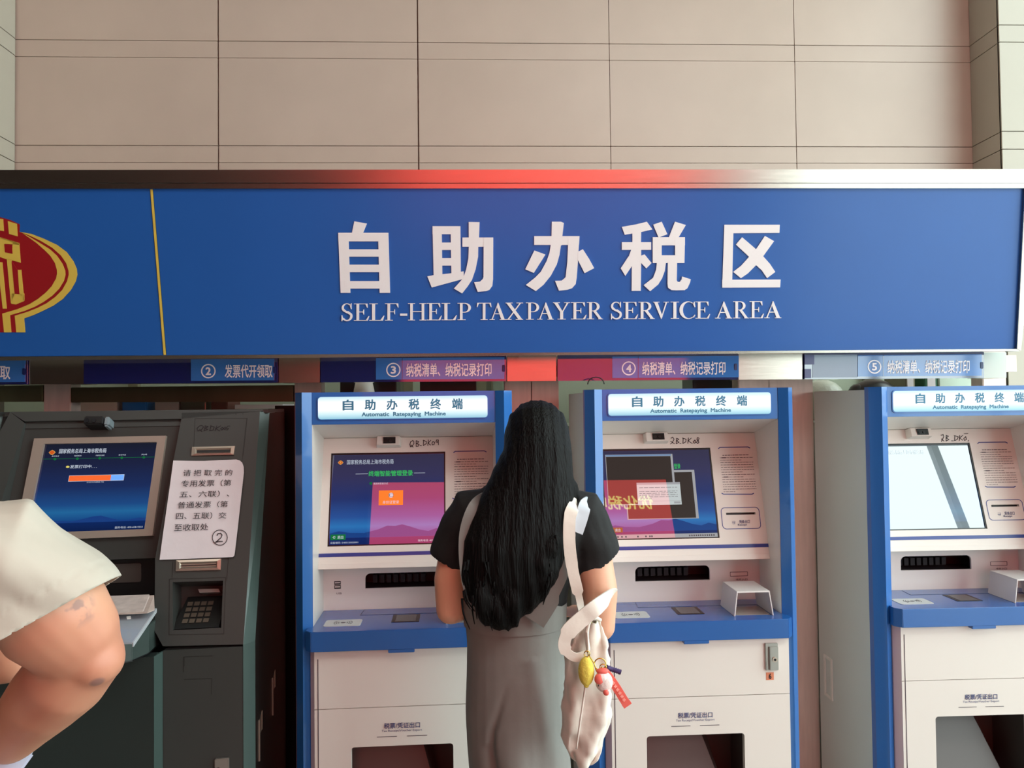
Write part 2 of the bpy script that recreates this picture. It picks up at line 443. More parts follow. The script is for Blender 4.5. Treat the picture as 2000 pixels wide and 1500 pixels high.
# --- big characters, traced stroke by stroke from the lettering (flat vinyl)
def z3(p): return (640+p[0]/5.882, 400+p[1]/5.882)
def z4(p): return (1000+p[0]/5.556, 400+p[1]/5.556)
def z5(p): return (1380+p[0]/6.25, 400+p[1]/6.25)
G = []
def polys(fn, *ps):
    G.append([[su(*fn(p)) for p in q] for q in ps])
polys(z3, # zi
 [(308,190),(452,216),(405,330),(278,330)], [(122,322),(698,322),(700,420),(125,420)], [(122,322),(238,322),(262,1012),(150,1012)],
 [(580,322),(698,322),(718,1012),(598,1012)], [(200,512),(640,512),(640,596),(200,596)], [(200,688),(640,688),(640,774),(200,774)], [(200,876),(650,876),(650,962),(200,962)])
polys(z3, # zhu
 [(1205,246),(1525,246),(1525,338),(1205,338)], [(1205,246),(1310,246),(1318,830),(1218,830)], [(1412,246),(1525,246),(1530,800),(1422,820)],
 [(1280,434),(1460,434),(1460,520),(1280,520)], [(1280,612),(1460,612),(1460,698),(1280,698)],
 [(1145,822),(1218,808),(1422,786),(1562,764),(1566,850),(1196,950)],
 [(1620,198),(1745,200),(1738,400),(1738,480),(1622,480)], [(1548,376),(1902,376),(1902,482),(1548,482)],
 [(1622,470),(1730,470),(1728,600),(1616,620)], [(1616,618),(1728,596),(1700,740),(1590,748)], [(1590,745),(1702,735),(1655,870),(1555,850)], [(1555,845),(1658,862),(1600,950),(1450,962)], [(1450,962),(1602,945),(1545,1018)], [(1450,962),(1560,840),(1610,930)],
 [(1792,376),(1902,376),(1900,860),(1790,840)], [(1790,830),(1900,850),(1892,930),(1860,975),(1775,870)], [(1682,890),(1750,882),(1785,850),(1862,975),(1820,992),(1724,1000)])
polys(z4, # ban
 [(432,184),(530,184),(562,198),(545,345),(540,440),(425,440)], [(240,340),(732,340),(726,436),(240,436)],
 [(420,430),(532,430),(515,540),(405,530)], [(405,525),(517,535),(485,650),(370,625)], [(370,620),(487,645),(420,770),(310,730)], [(312,726),(424,765),(340,870),(245,795)], [(247,792),(344,866),(258,936),(150,870)],
 [(610,380),(728,380),(714,600),(598,640)], [(598,630),(716,590),(700,800),(580,790)], [(582,780),(700,795),(690,860),(650,905),(560,822)], [(466,825),(540,822),(582,785),(655,903),(600,922),(508,932)],
 [(242,496),(362,540),(236,740),(143,700)], [(714,510),(768,482),(830,580),(712,600)], [(712,595),(830,578),(890,688),(786,742)])
polys(z4, # shui
 [(1190,240),(1340,214),(1462,184),(1522,268),(1400,296),(1222,326)], [(1305,280),(1400,280),(1396,500),(1305,500)], [(1190,406),(1508,406),(1508,490),(1190,490)],
 [(1290,470),(1400,480),(1398,640),(1300,640)], [(1300,520),(1400,520),(1396,934),(1296,934)], [(1292,488),(1340,560),(1300,660),(1262,570)], [(1262,560),(1305,655),(1228,772),(1178,690)],
 [(1400,552),(1436,538),(1512,632),(1456,690),(1398,630)],
 [(1530,216),(1622,184),(1684,320),(1588,356)], [(1766,184),(1884,220),(1804,356),(1700,352)],
 [(1524,352),(1874,352),(1874,440),(1524,440)], [(1524,352),(1622,352),(1622,632),(1524,632)], [(1768,352),(1874,352),(1868,632),(1766,632)], [(1524,548),(1868,548),(1868,632),(1524,632)],
 [(1570,620),(1668,620),(1655,720),(1560,712)], [(1560,708),(1656,714),(1625,800),(1525,800)], [(1524,796),(1628,794),(1580,870),(1426,872)], [(1426,872),(1582,866),(1496,938)],
 [(1688,620),(1788,620),(1784,830),(1684,860)], [(1684,850),(1784,820),(1796,838),(1780,928),(1730,926),(1690,900)], [(1790,836),(1818,836),(1836,812),(1930,840),(1900,905),(1870,926),(1775,928)], [(1836,820),(1842,778),(1936,808),(1928,845)])
polys(z5, # qu
 [(214,244),(890,244),(886,344),(214,348)], [(214,244),(326,244),(308,1012),(188,1012)], [(188,914),(900,912),(894,1008),(188,1012)],
 [(430,396),(600,542),(520,640),(356,486)], [(600,540),(690,630),(600,740),(515,632)], [(708,380),(820,444),(684,632),(600,545)], [(684,625),(770,722),(835,820),(735,895),(670,800),(600,735)], [(520,630),(602,735),(500,838),(415,896),(322,820),(420,742)])
for ch in G:
    mb = MB()
    for k_, q in enumerate(ch): SP.poly(mb, q, .003+.0001*k_, .0005)
    part('lettering', mb, WHITEV, sign)

# --- serif capitals
def B_(x0, y0, x1, y1): return [(x0, y0), (x1, y0), (x1, y1), (x0, y1)]
def band(outer, inner): return [[outer[i], outer[i+1], inner[i+1], inner[i]] for i in range(len(outer)-1)]
def diag(x0, y0, x1, y1, w): return [(x0, y0), (x0+w, y0), (x1+w, y1), (x1, y1)]
s_ = .035
SER = {
 'E': [B_(.16,0,.34,1), B_(0,.965,.88,1), B_(0,0,.9,.035), [(.74,.98),(.88,1),(.9,.76),(.85,.76)], B_(.3,.49,.66,.53), [(.62,.36),(.66,.36),(.66,.66),(.62,.66),(.58,.53),(.58,.49)], [(.76,.02),(.9,0),(1,.27),(.95,.27)]],
 'L': [B_(.18,0,.38,1), B_(0,.965,.56,1), B_(0,0,.9,.035), [(.72,.02),(.9,0),(1,.29),(.95,.29)]],
 'F': [B_(.18,0,.38,1), B_(0,.965,.98,1), B_(0,0,.58,.035), [(.82,.98),(.98,1),(1,.76),(.95,.76)], B_(.3,.49,.74,.53), [(.7,.36),(.74,.36),(.74,.66),(.7,.66),(.66,.53),(.66,.49)]],
 'H': [B_(.12,0,.26,1), B_(.74,0,.88,1), B_(0,.965,.38,1), B_(.62,.965,1,1), B_(0,0,.38,.035), B_(.62,0,1,.035), B_(.2,.49,.8,.54)],
 'P': [B_(.18,0,.38,1), B_(0,.965,.6,1), B_(0,0,.6,.035), B_(.3,.44,.6,.48)] + band(arc(.55,.72,.45,.28,-90,90), arc(.52,.72,.28,.24,-90,90)),
 'R': [B_(.14,0,.31,1), B_(0,.965,.48,1), B_(0,0,.45,.035), B_(.25,.47,.5,.51)] + band(arc(.45,.74,.34,.265,-90,90), arc(.42,.74,.2,.225,-90,90)) + [[(.36,.5),(.56,.5),(.93,.03),(.74,.03)], [(.7,0),(1,0),(1,.03),(.72,.05)]],
 'T': [B_(.41,0,.59,1), B_(.04,.965,.96,1), B_(.26,0,.74,.035), [(0,.75),(.05,.75),(.16,.98),(.04,1)], [(1,.75),(.95,.75),(.84,.98),(.96,1)]],
 'A': [[(.5,1),(.54,1),(.93,.02),(.72,.02),(.44,.78)], [(.44,.8),(.5,1),(.5,.88),(.2,.02),(.12,.02)], B_(0,0,.32,.035), B_(.62,0,1,.035), B_(.26,.33,.72,.38)],
 'X': [[(.05,.97),(.27,.97),(.95,.03),(.73,.03)], [(.8,.97),(.88,.97),(.2,.03),(.11,.03)], B_(0,.965,.4,1), B_(.62,.965,1,1), B_(0,0,.34,.035), B_(.58,0,1,.035)],
 'Y': [B_(.41,0,.59,.48), [(.06,.97),(.27,.97),(.57,.44),(.42,.44)], [(.8,.97),(.9,.97),(.57,.42),(.5,.42)], B_(0,.965,.4,1), B_(.64,.965,1,1), B_(.26,0,.74,.035)],
 'V': [[(.06,.97),(.28,.97),(.6,.12),(.5,0)], [(.8,.97),(.89,.97),(.54,0),(.48,0)], B_(0,.965,.4,1), B_(.66,.965,1,1)],
 'I': [B_(.32,0,.68,1), B_(0,.965,1,1), B_(0,0,1,.035)],
 'C': band(arc(.55,.5,.55,.52,52,308,16), arc(.6,.5,.38,.475,56,304,16)) + [[(.92,1.0),(.96,1.0),(1,.68),(.94,.68),(.86,.86)], [(.84,.1),(.9,.06),(1,.2),(.97,.24)]],
 'S': band(arc(.5,.75,.44,.27,40,200,8)+[(.18,.56),(.5,.44)], arc(.5,.76,.26,.215,40,195,8)+[(.4,.6),(.66,.5)]) + band([(.33,.53),(.72,.36)]+arc(.5,.27,.28,.22,20,-150,9), [(.6,.57),(.9,.42)]+arc(.52,.27,.45,.29,20,-150,9)) + [[(.84,1.02),(.89,1.02),(.89,.68),(.84,.68),(.76,.86)], [(.06,-.02),(.11,-.02),(.2,.12),(.11,.33),(.06,.33)]],
 '-': [B_(0,.27,1,.4)]}
words_ = [('S',666,689.5),('E',691.5,721.5),('L',721.5,751),('F',752,778.5),('-',781.5,795.5),('H',797,833),('E',834,863),('L',862.5,892.5),('P',893.5,920),
          ('T',931,960),('A',956,988),('X',987.5,1021.5),('P',1027,1053),('A',1049,1081.5),('Y',1080,1113.5),('E',1115,1145.5),('R',1146,1177.5),
          ('S',1191.5,1215),('E',1217,1246),('R',1246.5,1278.5),('V',1275.5,1306),('I',1309.5,1326),('C',1326.5,1357.5),('E',1358,1386.5),
          ('A',1396,1429.5),('R',1431.5,1462),('E',1463.5,1491.5),('A',1492,1525.5)]
for ch, x0, x1 in words_:
    t = (x0-666)/(1525-666); yb = 626.5-5.5*t; yt = 593-5*t
    mb = MB()
    for k_, q in enumerate(SER[ch]):
        SP.poly(mb, [su(x0+(x1-x0)*a, yb+(yt-yb)*b) for a, b in q], .003+.0001*k_, .0005)
    part('letter', mb, WHITEV, sign)

# --- emblem at the far end
def z8(p): return (p[0]/5.356, 400+p[1]/5.356)
def em(pts, n, M, name='emblem_piece'):
    mb = MB(); SP.poly(mb, [su(*z8(p)) for p in pts], n, .0005); return part(name, mb, M, sign)
def mir(pts, c=-95):
    """the crest is symmetric about its upright axis, beyond the picture's edge"""
    return [(2*(c+ .105*p[1])-p[0], p[1]) for p in pts]
outer = [(205,282),(330,305),(450,350),(600,420),(700,495),(770,590),(805,670),(812,730),(795,800),(745,890),(660,985),(560,1055),(450,1110),(350,1155),(255,1188)]
axis = [(-190,150),(-190,1335)]
em([(-260,120),(0,128),(110,160),(210,205),(205,285)]+outer[1:]+[(255,1188),(268,1334),(-260,1334)], .0012, REDV, 'crest_ground')
def bandp(o, i, n, M):
    mb = MB()
    for k in range(len(o)-1): SP.poly(mb, [su(*z8(p)) for p in (o[k], o[k+1], i[k+1], i[k])], n, .0005)
    return part('crest_band', mb, M, sign)
in1 = [(225,288),(320,325),(430,378),(550,450),(640,530),(695,610),(720,690),(722,730),(705,800),(655,890),(580,965),(490,1030),(390,1080),(290,1120),(158,1160)]
bandp(outer, in1, .002, YELV)
o2 = [(240,296),(330,345),(420,400),(525,465),(600,535),(655,615),(685,690),(688,730),(672,795),(620,880),(550,950),(460,1015),(370,1065),(260,1110),(108,1155)]
i2 = [(245,300),(315,350),(385,400),(465,470),(530,535),(578,610),(598,680),(600,715),(590,770),(545,850),(480,920),(400,985),(310,1040),(190,1090),(26,1138)]
bandp(o2, i2, .002, YELV)
for q in ([(158,1160),(255,1188),(268,1334),(174,1334)], [(26,1138),(108,1155),(122,1334),(46,1334)], [(85,170),(180,200),(188,330),(98,305)], [(-60,138),(36,150),(44,276),(-50,262)],
          [(0,338),(212,402),(204,402),(210,418),(0,350)], [(135,378),(205,400),(220,606),(145,585),(132,510)], [(0,338),(205,400),(207,420),(50,408),(0,400)], [(0,400),(50,408),(56,498),(136,515),(145,585),(72,570),(0,545)],
          [(74,560),(126,575),(158,935),(118,1030)], [(118,930),(258,926),(258,1006),(170,1042),(122,1035)], [(190,680),(226,680),(258,1006),(208,960)], [(0,600),(28,602),(74,1086),(32,1086),(0,800)]):
    em(q, .0022, YELV)
for q in ([(50,412),(130,428),(136,512),(56,495)], [(126,590),(186,680),(208,935),(158,930)]):
    em(q, .0028, REDV)
AXC = -120
mirp = lambda pts: [(2*(AXC+.105*p[1])-p[0], p[1]-.10*2*(p[0]-(AXC+.105*p[1]))*.0) for p in pts]
em(mirp([(AXC+60,1334),(AXC+60,130),(205,205),(205,285)]+outer[1:]+[(255,1188),(268,1334)]), .0011, REDV, 'crest_ground')
bandp(mirp(outer), mirp(in1), .002, YELV); bandp(mirp(o2), mirp(i2), .002, YELV)
for q in ([(158,1160),(255,1188),(268,1334),(174,1334)], [(26,1138),(108,1155),(122,1334),(46,1334)], [(85,170),(180,200),(188,330),(98,305)]): em(mirp(q), .0022, YELV)
for q in ([(-240,420),(-60,400),(-60,440),(-120,445),(-110,1080),(-160,1080),(-165,450),(-240,465)], [(-260,560),(-60,545),(-60,600),(-258,615)], [(-250,700),(-190,640),(-150,700),(-240,900)], [(-90,680),(-50,640),(-20,760),(-60,800)]): em(q, .0022, YELV)

# ------------------------------------------------------------------ label boxes, steel frame
LP = Plane((0, 2.865, 0), (1, 0, 0), (0, 0, 1))
def lrow(px0, px1, yT0, yB0, n0, n1, name, M, parent, slope=-.0065, bevel=.0008):
    mb = MB(); d = slope
    f = lambda x, y: LP.uv(x, y+d*(x-1000))
    LP.poly(mb, [f(px0, yB0), f(px1, yB0), f(px1, yT0), f(px0, yT0)], n0, n1)
    return part(name, mb, M, parent, bevel=bevel)
YT, YB = 694, 744.5
frame = thing('post_rack', 'stainless steel rack of posts that carries the blue sign between the machines', 'frame')
PP = Plane((0, 3.10, 0), (1, 0, 0), (0, 0, 1))
for (a, b) in ((-230, -165), (85, 138), (575, 627), (985, 1037), (1038.5, 1091), (1442, 1504), (1500, 1588), (1920, 1966)):
    ua = PP.uv(a, 755)[0]; ub = PP.uv(b, 755)[0]
    part('post', MB().box(ua, ub, 3.10, 3.18, 0, 2.25), STEEL_G, frame, bevel=.003)
part('rail', MB().box(-2.3, 2.1, 2.93, 3.18, 1.70, 1.765), STEEL_G, frame)
part('dark_gap_sheet', MB().box(PP.uv(536, 900)[0], PP.uv(580, 900)[0], 3.11, 3.13, 0, 1.60), BLACKP, frame)  # added black sheet standing in for the dark gap beside the kiosk
for (a, b) in ((56, 165), (544, 625), (990, 1087), (1442, 1568)):
    lrow(a+.6, b-.6, YT, YB, 0, -.1, 'cover_box', STEEL, frame)
lrow(1921, 1966, YT, YB, 0, -.1, 'cover_box', mat('pale_cover_box', (206, 214, 206), .3), frame)
for (a, b) in ((-180, 84), (139, 573)):
    mb = MB(); PP.poly(mb, [PP.uv(a, 757+29), PP.uv(b, 750.5+36-2), PP.uv(b, 752), PP.uv(a, 757)], .004, -.08)
    part('cross_beam', mb, mat('green_reflection_steel', (128, 130, 104), .38, .9, noise=.2, nscale=6, stretch=(1, 1, .4)), frame, bevel=.002)  # plain steel with a greenish reflection put into its base colour

boxes = [(-240, 56, -150, 52, None, '取', 'end piece of a blue label strip reading a single character at the far left'),
         (165, 544, 375, 537, '2', '发票代开领取', 'navy label strip numbered 2 above the dark kiosk'),
         (626, 989.5, 735, 985, '3', '纳税清单、纳税记录打印', 'navy label strip numbered 3 above the first blue machine'),
         (1088, 1441, 1195, 1441, '4', '纳税清单、纳税记录打印', 'label strip numbered 4 above the middle machine'),
         (1569, 1920, 1673, 1914, '5', '纳税清单、纳税记录打印', 'label strip numbered 5 above the last machine')]
for (a, b, la, lb, num, body, lab) in boxes:
    t = thing('label_strip', lab, 'label strip', group='label strips under the blue sign')
    lrow(a+.6, b-.6, YT-.5, YB, .008, -.055, 'backing', NAVY, t)
    lrow(la, lb, YT+4, YB-4.5, .0105, .0075, 'label_card', LBLUE, t, bevel=0)
    if num:
        cx = {'2': 409, '3': 769, '4': 1227, '5': 1705}[num]; cy = (YT+YB)/2+2-.0065*(cx-1000)
        c = LP.uv(cx, cy); mb = MB(); r = .0265
        ring(mb, LP, circ(*c, r), circ(*c, r-.0045), .0115)
        part('number_ring', mb, WHITEL, t)
        text('lettering', LP, num, c[0]-.01, c[0]+.01, c[1]-.0145, c[1]+.0145, WHITEL, t, .0115, bold=.035)
        x0, x1 = {'2': (441, 534), '3': (794, 960), '4': (1253, 1415), '5': (1730, 1890)}[num]
        if num != '2': lrow(x0-8, x0-7.2, YT+4, YB-4.5, .0112, .0105, 'card_seam', NAVY, t, bevel=0)
    else: x0, x1 = 4, 24
    sl = -.0065; cy = (YT+YB)/2+2.5+sl*(x0-1000)
    text_box('lettering', LP, body, x0, cy-13, x1, cy+13, WHITEL, t, slope=sl, n=.0116, bold=.018)
    if num == '5':   # torn film uncovering the navy backing and a paler film
        lrow(1585, 1672, YT+3, YB-3, .0098, .0085, 'loose_film', mat('pale_film', (150, 168, 190), .15), t, bevel=0)
        lrow(1569.5, 1588, YT+3, YT+22, .0105, .0085, 'film_edge', mat('film_edge', (92, 100, 146), .3), t, bevel=0)
        lrow(1569.5, 1582, YB-20, YB-2, .0105, .0085, 'film_edge', mat('film_edge', (92, 100, 146), .3), t, bevel=0)
    lrow(b-9, b-3, (YT+YB)/2-6, (YT+YB)/2+7, .0125, .0095, 'finger_notch', mat('notch_dark', (30, 44, 100), .3), t, bevel=.002)

# ------------------------------------------------------------------ blue and white self-service machines
DEP = .475
LIGHTBOX = ramp_mat('backlit_header', [(0, (120, 190, 214)), (.2, (196, 232, 240)), (.45, (255, 255, 255)), (.72, (255, 255, 255)), (1, (186, 226, 238))], 'V', 1.0, .3, (90, 100, 104))
TEALINK = mat('teal_print', (58, 126, 160), .5)
PAN_O = Vector((0, .2, 1.483)); PAN_D = Vector((0, -.095, -.411))
def planes(M=Matrix.Identity(4)):
    d = {}
    d['front'] = Plane((0, 0, 0), (1, 0, 0), (0, 0, 1), M)
    d['panel'] = Plane((0, .105, 1.072), (1, 0, 0), (0, .12, .411), M)
    d['slotp'] = Plane((0, .2, .892), (1, 0, 0), (0, 0, 1), M)
    d['counter'] = Plane((0, 0, .892), (1, 0, 0), (0, 1, 0), M)
    d['door'] = Plane((0, -.03, 0), (1, 0, 0), (0, 0, 1), M)
    return d
def frameM(px, Y, rz):
    p = at(px, 760, Y)
    return Matrix.Translation((p.x, Y, 0)) @ Matrix.Rotation(rz, 4, 'Z') @ Matrix.Diagonal((1.004, 1, 1, 1))
M2 = frameM(1349, 2.515, .012)
M1 = frameM(789, 2.50, .03)
M3 = frameM(1896, 2.60, .0)

def make_machine():
    root = thing('tax_machine', 'x', 'x', group='blue and white self-service tax machines')
    Q = planes(M2); L = planes()      # Q reads positions off the middle machine, L builds in local space
    for k in Q: L[k].M = M2; L[k].c = Q[k].c; L[k].Mi = Q[k].Mi
    fr, pn, sl, co, dr = L['front'], L['panel'], L['slotp'], L['counter'], L['door']
    # cabinet
    sh = MB().box(-.345, -.315, .03, DEP, 0, 1.632); sh.box(.315, .345, .03, DEP, 0, 1.632); sh.box(-.315, .315, DEP-.02, DEP, 0, 1.632)
    sh.box(-.315, .315, .06, DEP-.02, 1.612, 1.632)
    shell = part('cabinet_shell', sh, GREYP, root, bevel=.002)
    for sx in (-1, 1):
        a = [(sx*.350, .022), (sx*.322, -.014), (sx*.294, .004), (sx*.298, .05), (sx*.350, .05)]
        part('corner_column', MB().prism([(x, y, 0.02) for x, y in a], [(x, y, 1.641) for x, y in a]), MBLUE, root)
        # recessed grip plate on the side
        x = sx*.3455
        h = part('side_grip', MB().box(min(x, x+sx*.004), max(x, x+sx*.004), .36, .42, .43, .44).box(min(x, x+sx*.004), max(x, x+sx*.004), .36, .42, .58, .59).box(min(x, x+sx*.004), max(x, x+sx*.004), .355, .367, .43, .59).box(min(x, x+sx*.004), max(x, x+sx*.004), .413, .425, .43, .59), WHITEP, shell)
    # header
    part('header', MB().box(-.294, .294, .006, .13, 1.537, 1.641), MBLUE, root, bevel=.001)
    hd = Plane((0, .006, 0), (1, 0, 0), (0, 0, 1))
    mb = MB(); hd.poly(mb, rrect(-.277, .272, 1.551, 1.629, .012), .003, 0); rim = part('header_light_rim', mb, MBLUE, root)
    pts = rrect(-.274, .269, 1.554, 1.626, .010)
    me = bpy.data.meshes.new('header_light'); me.from_pydata([hd.pt(u, v, .0042) for u, v in pts], [], [tuple(range(len(pts)))])
    uvl = me.uv_layers.new(name='UVMap')
    for i, li in enumerate(me.polygons[0].loop_indices): uvl.data[li].uv = ((pts[i][0]+.274)/.543, (pts[i][1]-1.554)/.072)
    me.materials.append(LIGHTBOX); hl = link('header_light', me, root, 'backlit white header plate')
    for i, ch in enumerate('自助办税终端'):
        c = -.1785+i*.070
        text('lettering', hd, ch, c-.0175, c+.0175, 1.582, 1.617, TEALINK, hl, .0052, bold=.028)
    text('lettering', hd, 'Automatic  Ratepaying  Machine', -.136, .134, 1.558, 1.5755, TEALINK, hl, .0052, bold=.035)
    # recess: side cheeks, soffit, screen panel, ledge, slot panel
    for sx in (-1, 1):
        part('recess_cheek', MB().box(min(sx*.294, sx*.314), max(sx*.294, sx*.314), .01, .32, .84, 1.60), WHITEP, root)
    part('soffit', MB().hexa([(-.294, .012, 1.5375), (.294, .012, 1.5375), (.294, .225, 1.484), (-.294, .225, 1.484)], [(-.294, .012, 1.56), (.294, .012, 1.56), (.294, .25, 1.50), (-.294, .25, 1.50)]), WHITEP, root)
    Hh = .428
    # screen opening (from the middle machine's picture)
    c4 = [pn.uv(x, y) for x, y in ((1173, 877), (1387.5, 874.5), (1405.3, 1050.5), (1184, 1055.5))]
    u0 = (c4[0][0]+c4[3][0])/2; u1 = (c4[1][0]+c4[2][0])/2; v1 = (c4[0][1]+c4[1][1])/2; v0 = (c4[2][1]+c4[3][1])/2
    root['scr'] = (u0, u1, v0, v1)
    recs = [pn.uv(x, y) for x, y in ((1418, 1002), (1475, 998))]
    slot = (recs[0][0], recs[1][0])
    sv = pn.uv(1445, 1003)[1]
    panel = pn.curve_plate('screen_panel', [(-.294, 0), (.294, 0), (.294, Hh), (-.294, Hh)], [[(u0, v0), (u1, v0), (u1, v1), (u0, v1)], [(slot[0], sv-.004), (slot[1], sv-.004), (slot[1], sv+.004), (slot[0], sv+.004)]], 0, -.012, WHITEP, root)
    mb = MB(); pn.slab(mb, u0-.01, u1+.01, v0-.01, v1+.01, -.0125, -.03); pn.slab(mb, slot[0]-.01, slot[1]+.01, sv-.01, sv+.01, -.0125, -.03)
    part('screen_backing', mb, BLACKP, root)
    mb = MB(); w = .0045
    for a in ((u0, u1, v0, v0+w), (u0, u1, v1-w*1.3, v1), (u0, u0+w, v0, v1), (u1-w, u1, v0, v1)): pn.slab(mb, *a, -.003, -.0125)
    part('screen_rim', mb, BLACKP, root)
    root['scr_in'] = (u0+w, u1-w, v0+w, v1-w*1.3)
    sb = pn.uv(1300, 1068)[1]
    mb = MB(); pn.slab(mb, -.294, .294, sb-.0085, sb+.0035, .0012, 0); part('blue_stripe', mb, STRIPE, root)
    # card outline round the receipt slot
    f = lambda x, y: pn.uv(x, y)
    a, b = f(1411.5, 1034), f(1482, 990)
    mb = MB(); ring(mb, pn, rrect(a[0], b[0], a[1], b[1], .014), rrect(a[0]+.0022, b[0]-.0022, a[1]+.0022, b[1]-.0022, .012), .0009)
    part('slot_outline', mb, STRIPE, root)
    text_box('lettering', pn, '凭条出口', 1443.5, 1015.5, 1464, 1022.5, INK, root, slope=-.02, bold=.01)
    text_box('lettering', pn, 'Receipt', 1441, 1023, 1459, 1028, INK, root, slope=-.02, bold=.01)
    mb = MB(); q = f(1433, 1021); pn.slab(mb, q[0]-.006, q[0]+.005, q[1]-.001, q[1]+.001, .0009, 0); pn.stroke(mb, [(q[0]-.005, q[1]+.005), (q[0]+.005, q[1]+.005), (q[0]+.003, q[1]-.004), (q[0]-.004, q[1]-.004)], .001); part('slot_mark', mb, INK, root)
    # notice printed beside the screen
    t0 = f(1405, 874); t1 = f(1461, 873)
    mb = MB(); pn.stroke(mb, [(t0[0]-.004, t0[1]-.004), (t0[0]+.002, t0[1]), (t1[0]-.001, t1[1]), (t1[0]+.006, t1[1]-.004)], .0032); 
    t2 = f(1410, 965); t3 = f(1472, 965); pn.stroke(mb, [(t2[0], t2[1]+.003), (t2[0]+.006, t2[1]-.0005), (t3[0]-.006, t3[1]-.0005), (t3[0], t3[1]+.003)], .0032)
    part('notice_brackets', mb, STRIPE, root)
    rr = random.Random(3); mb = MB(); W = t1[0]-t0[0]
    ytop = f(1440, 889)[1]; ybot = f(1440, 960)[1]; n = 16
    for i in range(n):
        v = ytop-(ytop-ybot)*i/(n-1)
        x = t0[0] + (.008 if i == 0 else -.002); end = t1[0]+(-.002 if i == 0 else .012 if i not in (2, 7, 9, 15) else -.03 if i != 15 else -.065)
        while x < end:
            l = rr.uniform(.004, .013); pn.slab(mb, x, min(x+l, end), v-.0007, v+(.0014 if i in (0,) else .0007), .0009, 0); x += l+rr.uniform(.0015, .003)
        if i in (1, 9): pn.slab(mb, t0[0]+.004, t0[0]+.020, v-.0015, v+.0015, .0011, 0)
    part('notice_lines', mb, INKD, root, 'rows of tiny print too small to read', kind='stuff')
    # camera block above the screen
    c = f(1271, 846+8)
    p0, p1 = f(1257, 868), f(1302, 846)
    cb = MB(); cb.hexa([pn.pt(p0[0], p0[1]+.001, 0), pn.pt(p1[0], p0[1]+.001, 0), pn.pt(p1[0], Hh, 0), pn.pt(p0[0], Hh, 0)],
                       [pn.pt(p0[0]+.004, p0[1]+.004, .034), pn.pt(p1[0]-.004, p0[1]+.004, .034), pn.pt(p1[0]-.004, Hh-.001, .030), pn.pt(p0[0]+.004, Hh-.001, .030)])
    cbo = part('camera_housing', cb, WHITEP, root, bevel=.0015)
    mb = MB(); cx_ = (p0[0]+p1[0])/2+.004; pn.slab(mb, cx_-.021, cx_+.021, p0[1]+.009, Hh-.006, .0355, .03)
    win_ = part('camera_window', mb, mat('dark_gloss_window', (16, 20, 22), .08), cbo)
    for dx in (-.012, .004):
        mb = MB(); mb.tube([pn.pt(cx_+dx, (p0[1]+Hh)/2, .0355), pn.pt(cx_+dx, (p0[1]+Hh)/2, .0375)], .0055, 14); part('camera_lens', mb, BLACKP, cbo)
    # ledge under the panel
    part('ledge', MB().hexa([(-.294, .098, 1.054), (.294, .098, 1.054), (.294, .103, 1.072), (-.294, .103, 1.072)], [(-.294, .2, 1.050), (.294, .2, 1.050), (.294, .2, 1.072), (-.294, .2, 1.072)]), WHITEP, root, bevel=.001)
    # slot panel with wide opening
    o0, o1 = sl.uv(1241, 1136), sl.uv(1386, 1104)
    oo = rrect(o0[0], o1[0], o0[1], o1[1]+.0, .018, corners=(0, 0, 1, 1))
    sl.curve_plate('slot_panel', [(-.294, -.01), (.294, -.01), (.294, .166), (-.294, .166)], [oo], 0, -.008, WHITEP, root)
    mb = MB(); 
    io = rrect(o0[0]+.0005, o1[0]-.0005, o0[1]+.0005, o1[1]-.0005, .018, corners=(0, 0, 1, 1))
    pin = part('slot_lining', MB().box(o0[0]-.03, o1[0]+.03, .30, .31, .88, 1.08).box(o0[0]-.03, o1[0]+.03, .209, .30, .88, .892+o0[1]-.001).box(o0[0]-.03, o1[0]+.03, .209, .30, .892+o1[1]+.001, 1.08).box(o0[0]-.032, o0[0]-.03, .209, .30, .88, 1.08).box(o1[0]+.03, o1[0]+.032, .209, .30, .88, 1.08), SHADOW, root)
    mb = MB()
    for i in range(8):
        x = o0[0]+.02+i*.024; mb.box(x, x+.016, .255, .30, .892+o0[1]+.006, .892+o0[1]+.034)
    part('print_rollers', mb, mat('dark_roller', (24, 22, 30), .7), pin)
    # usb sockets, card entry print
    us = sl.uv(1189, 1129); mb = MB()
    for dv in (.007, -.007): 
        sl.slab(mb, us[0]-.011, us[0]+.011, us[1]+dv-.006, us[1]+dv+.006, .001, 0)
    part('usb_socket', mb, BLACKP, root)
    mb = MB()
    for dv in (.007, -.007): sl.slab(mb, us[0]-.009, us[0]+.009, us[1]+dv-.001, us[1]+dv+.003, .002, 0)
    part('usb_tongue', mb, WHITEP, root)
    text('lettering', sl, 'USB', us[0]-.004, us[0]+.014, us[1]-.032, us[1]-.026, INKD, root)
    ca = sl.uv(1443, 1121); mb = MB(); ring(mb, sl, rrect(ca[0]-.032, ca[0]+.032, ca[1]-.008, ca[1]+.008, .002), rrect(ca[0]-.0305, ca[0]+.0305, ca[1]-.0065, ca[1]+.0065, .001), .0008)
    part('card_slot_outline', mb, INKD, root)
    text('lettering', sl, '卡片入口', ca[0]-.012, ca[0]+.030, ca[1]-.0225, ca[1]-.0155, INKD, root, bold=.01)
    text('lettering', sl, 'Card Insert', ca[0]-.018, ca[0]+.022, ca[1]-.0325, ca[1]-.0265, INKD, root)
    # counter
    cc = [(-.310, .012), (-.310, -.035), (-.290, -.056), (.290, -.056), (.310, -.035), (.310, .012), (.294, .012), (.294, .2), (-.294, .2), (-.294, .012)]
    ct = MB().prism([(x, y, .830) for x, y in cc], [(x, y, .892) for x, y in cc]); ct.box(-.052, .030, -.056, -.03, .820, .832)
    ctr = part('counter', ct, MBLUE_D, root, bevel=.0015)
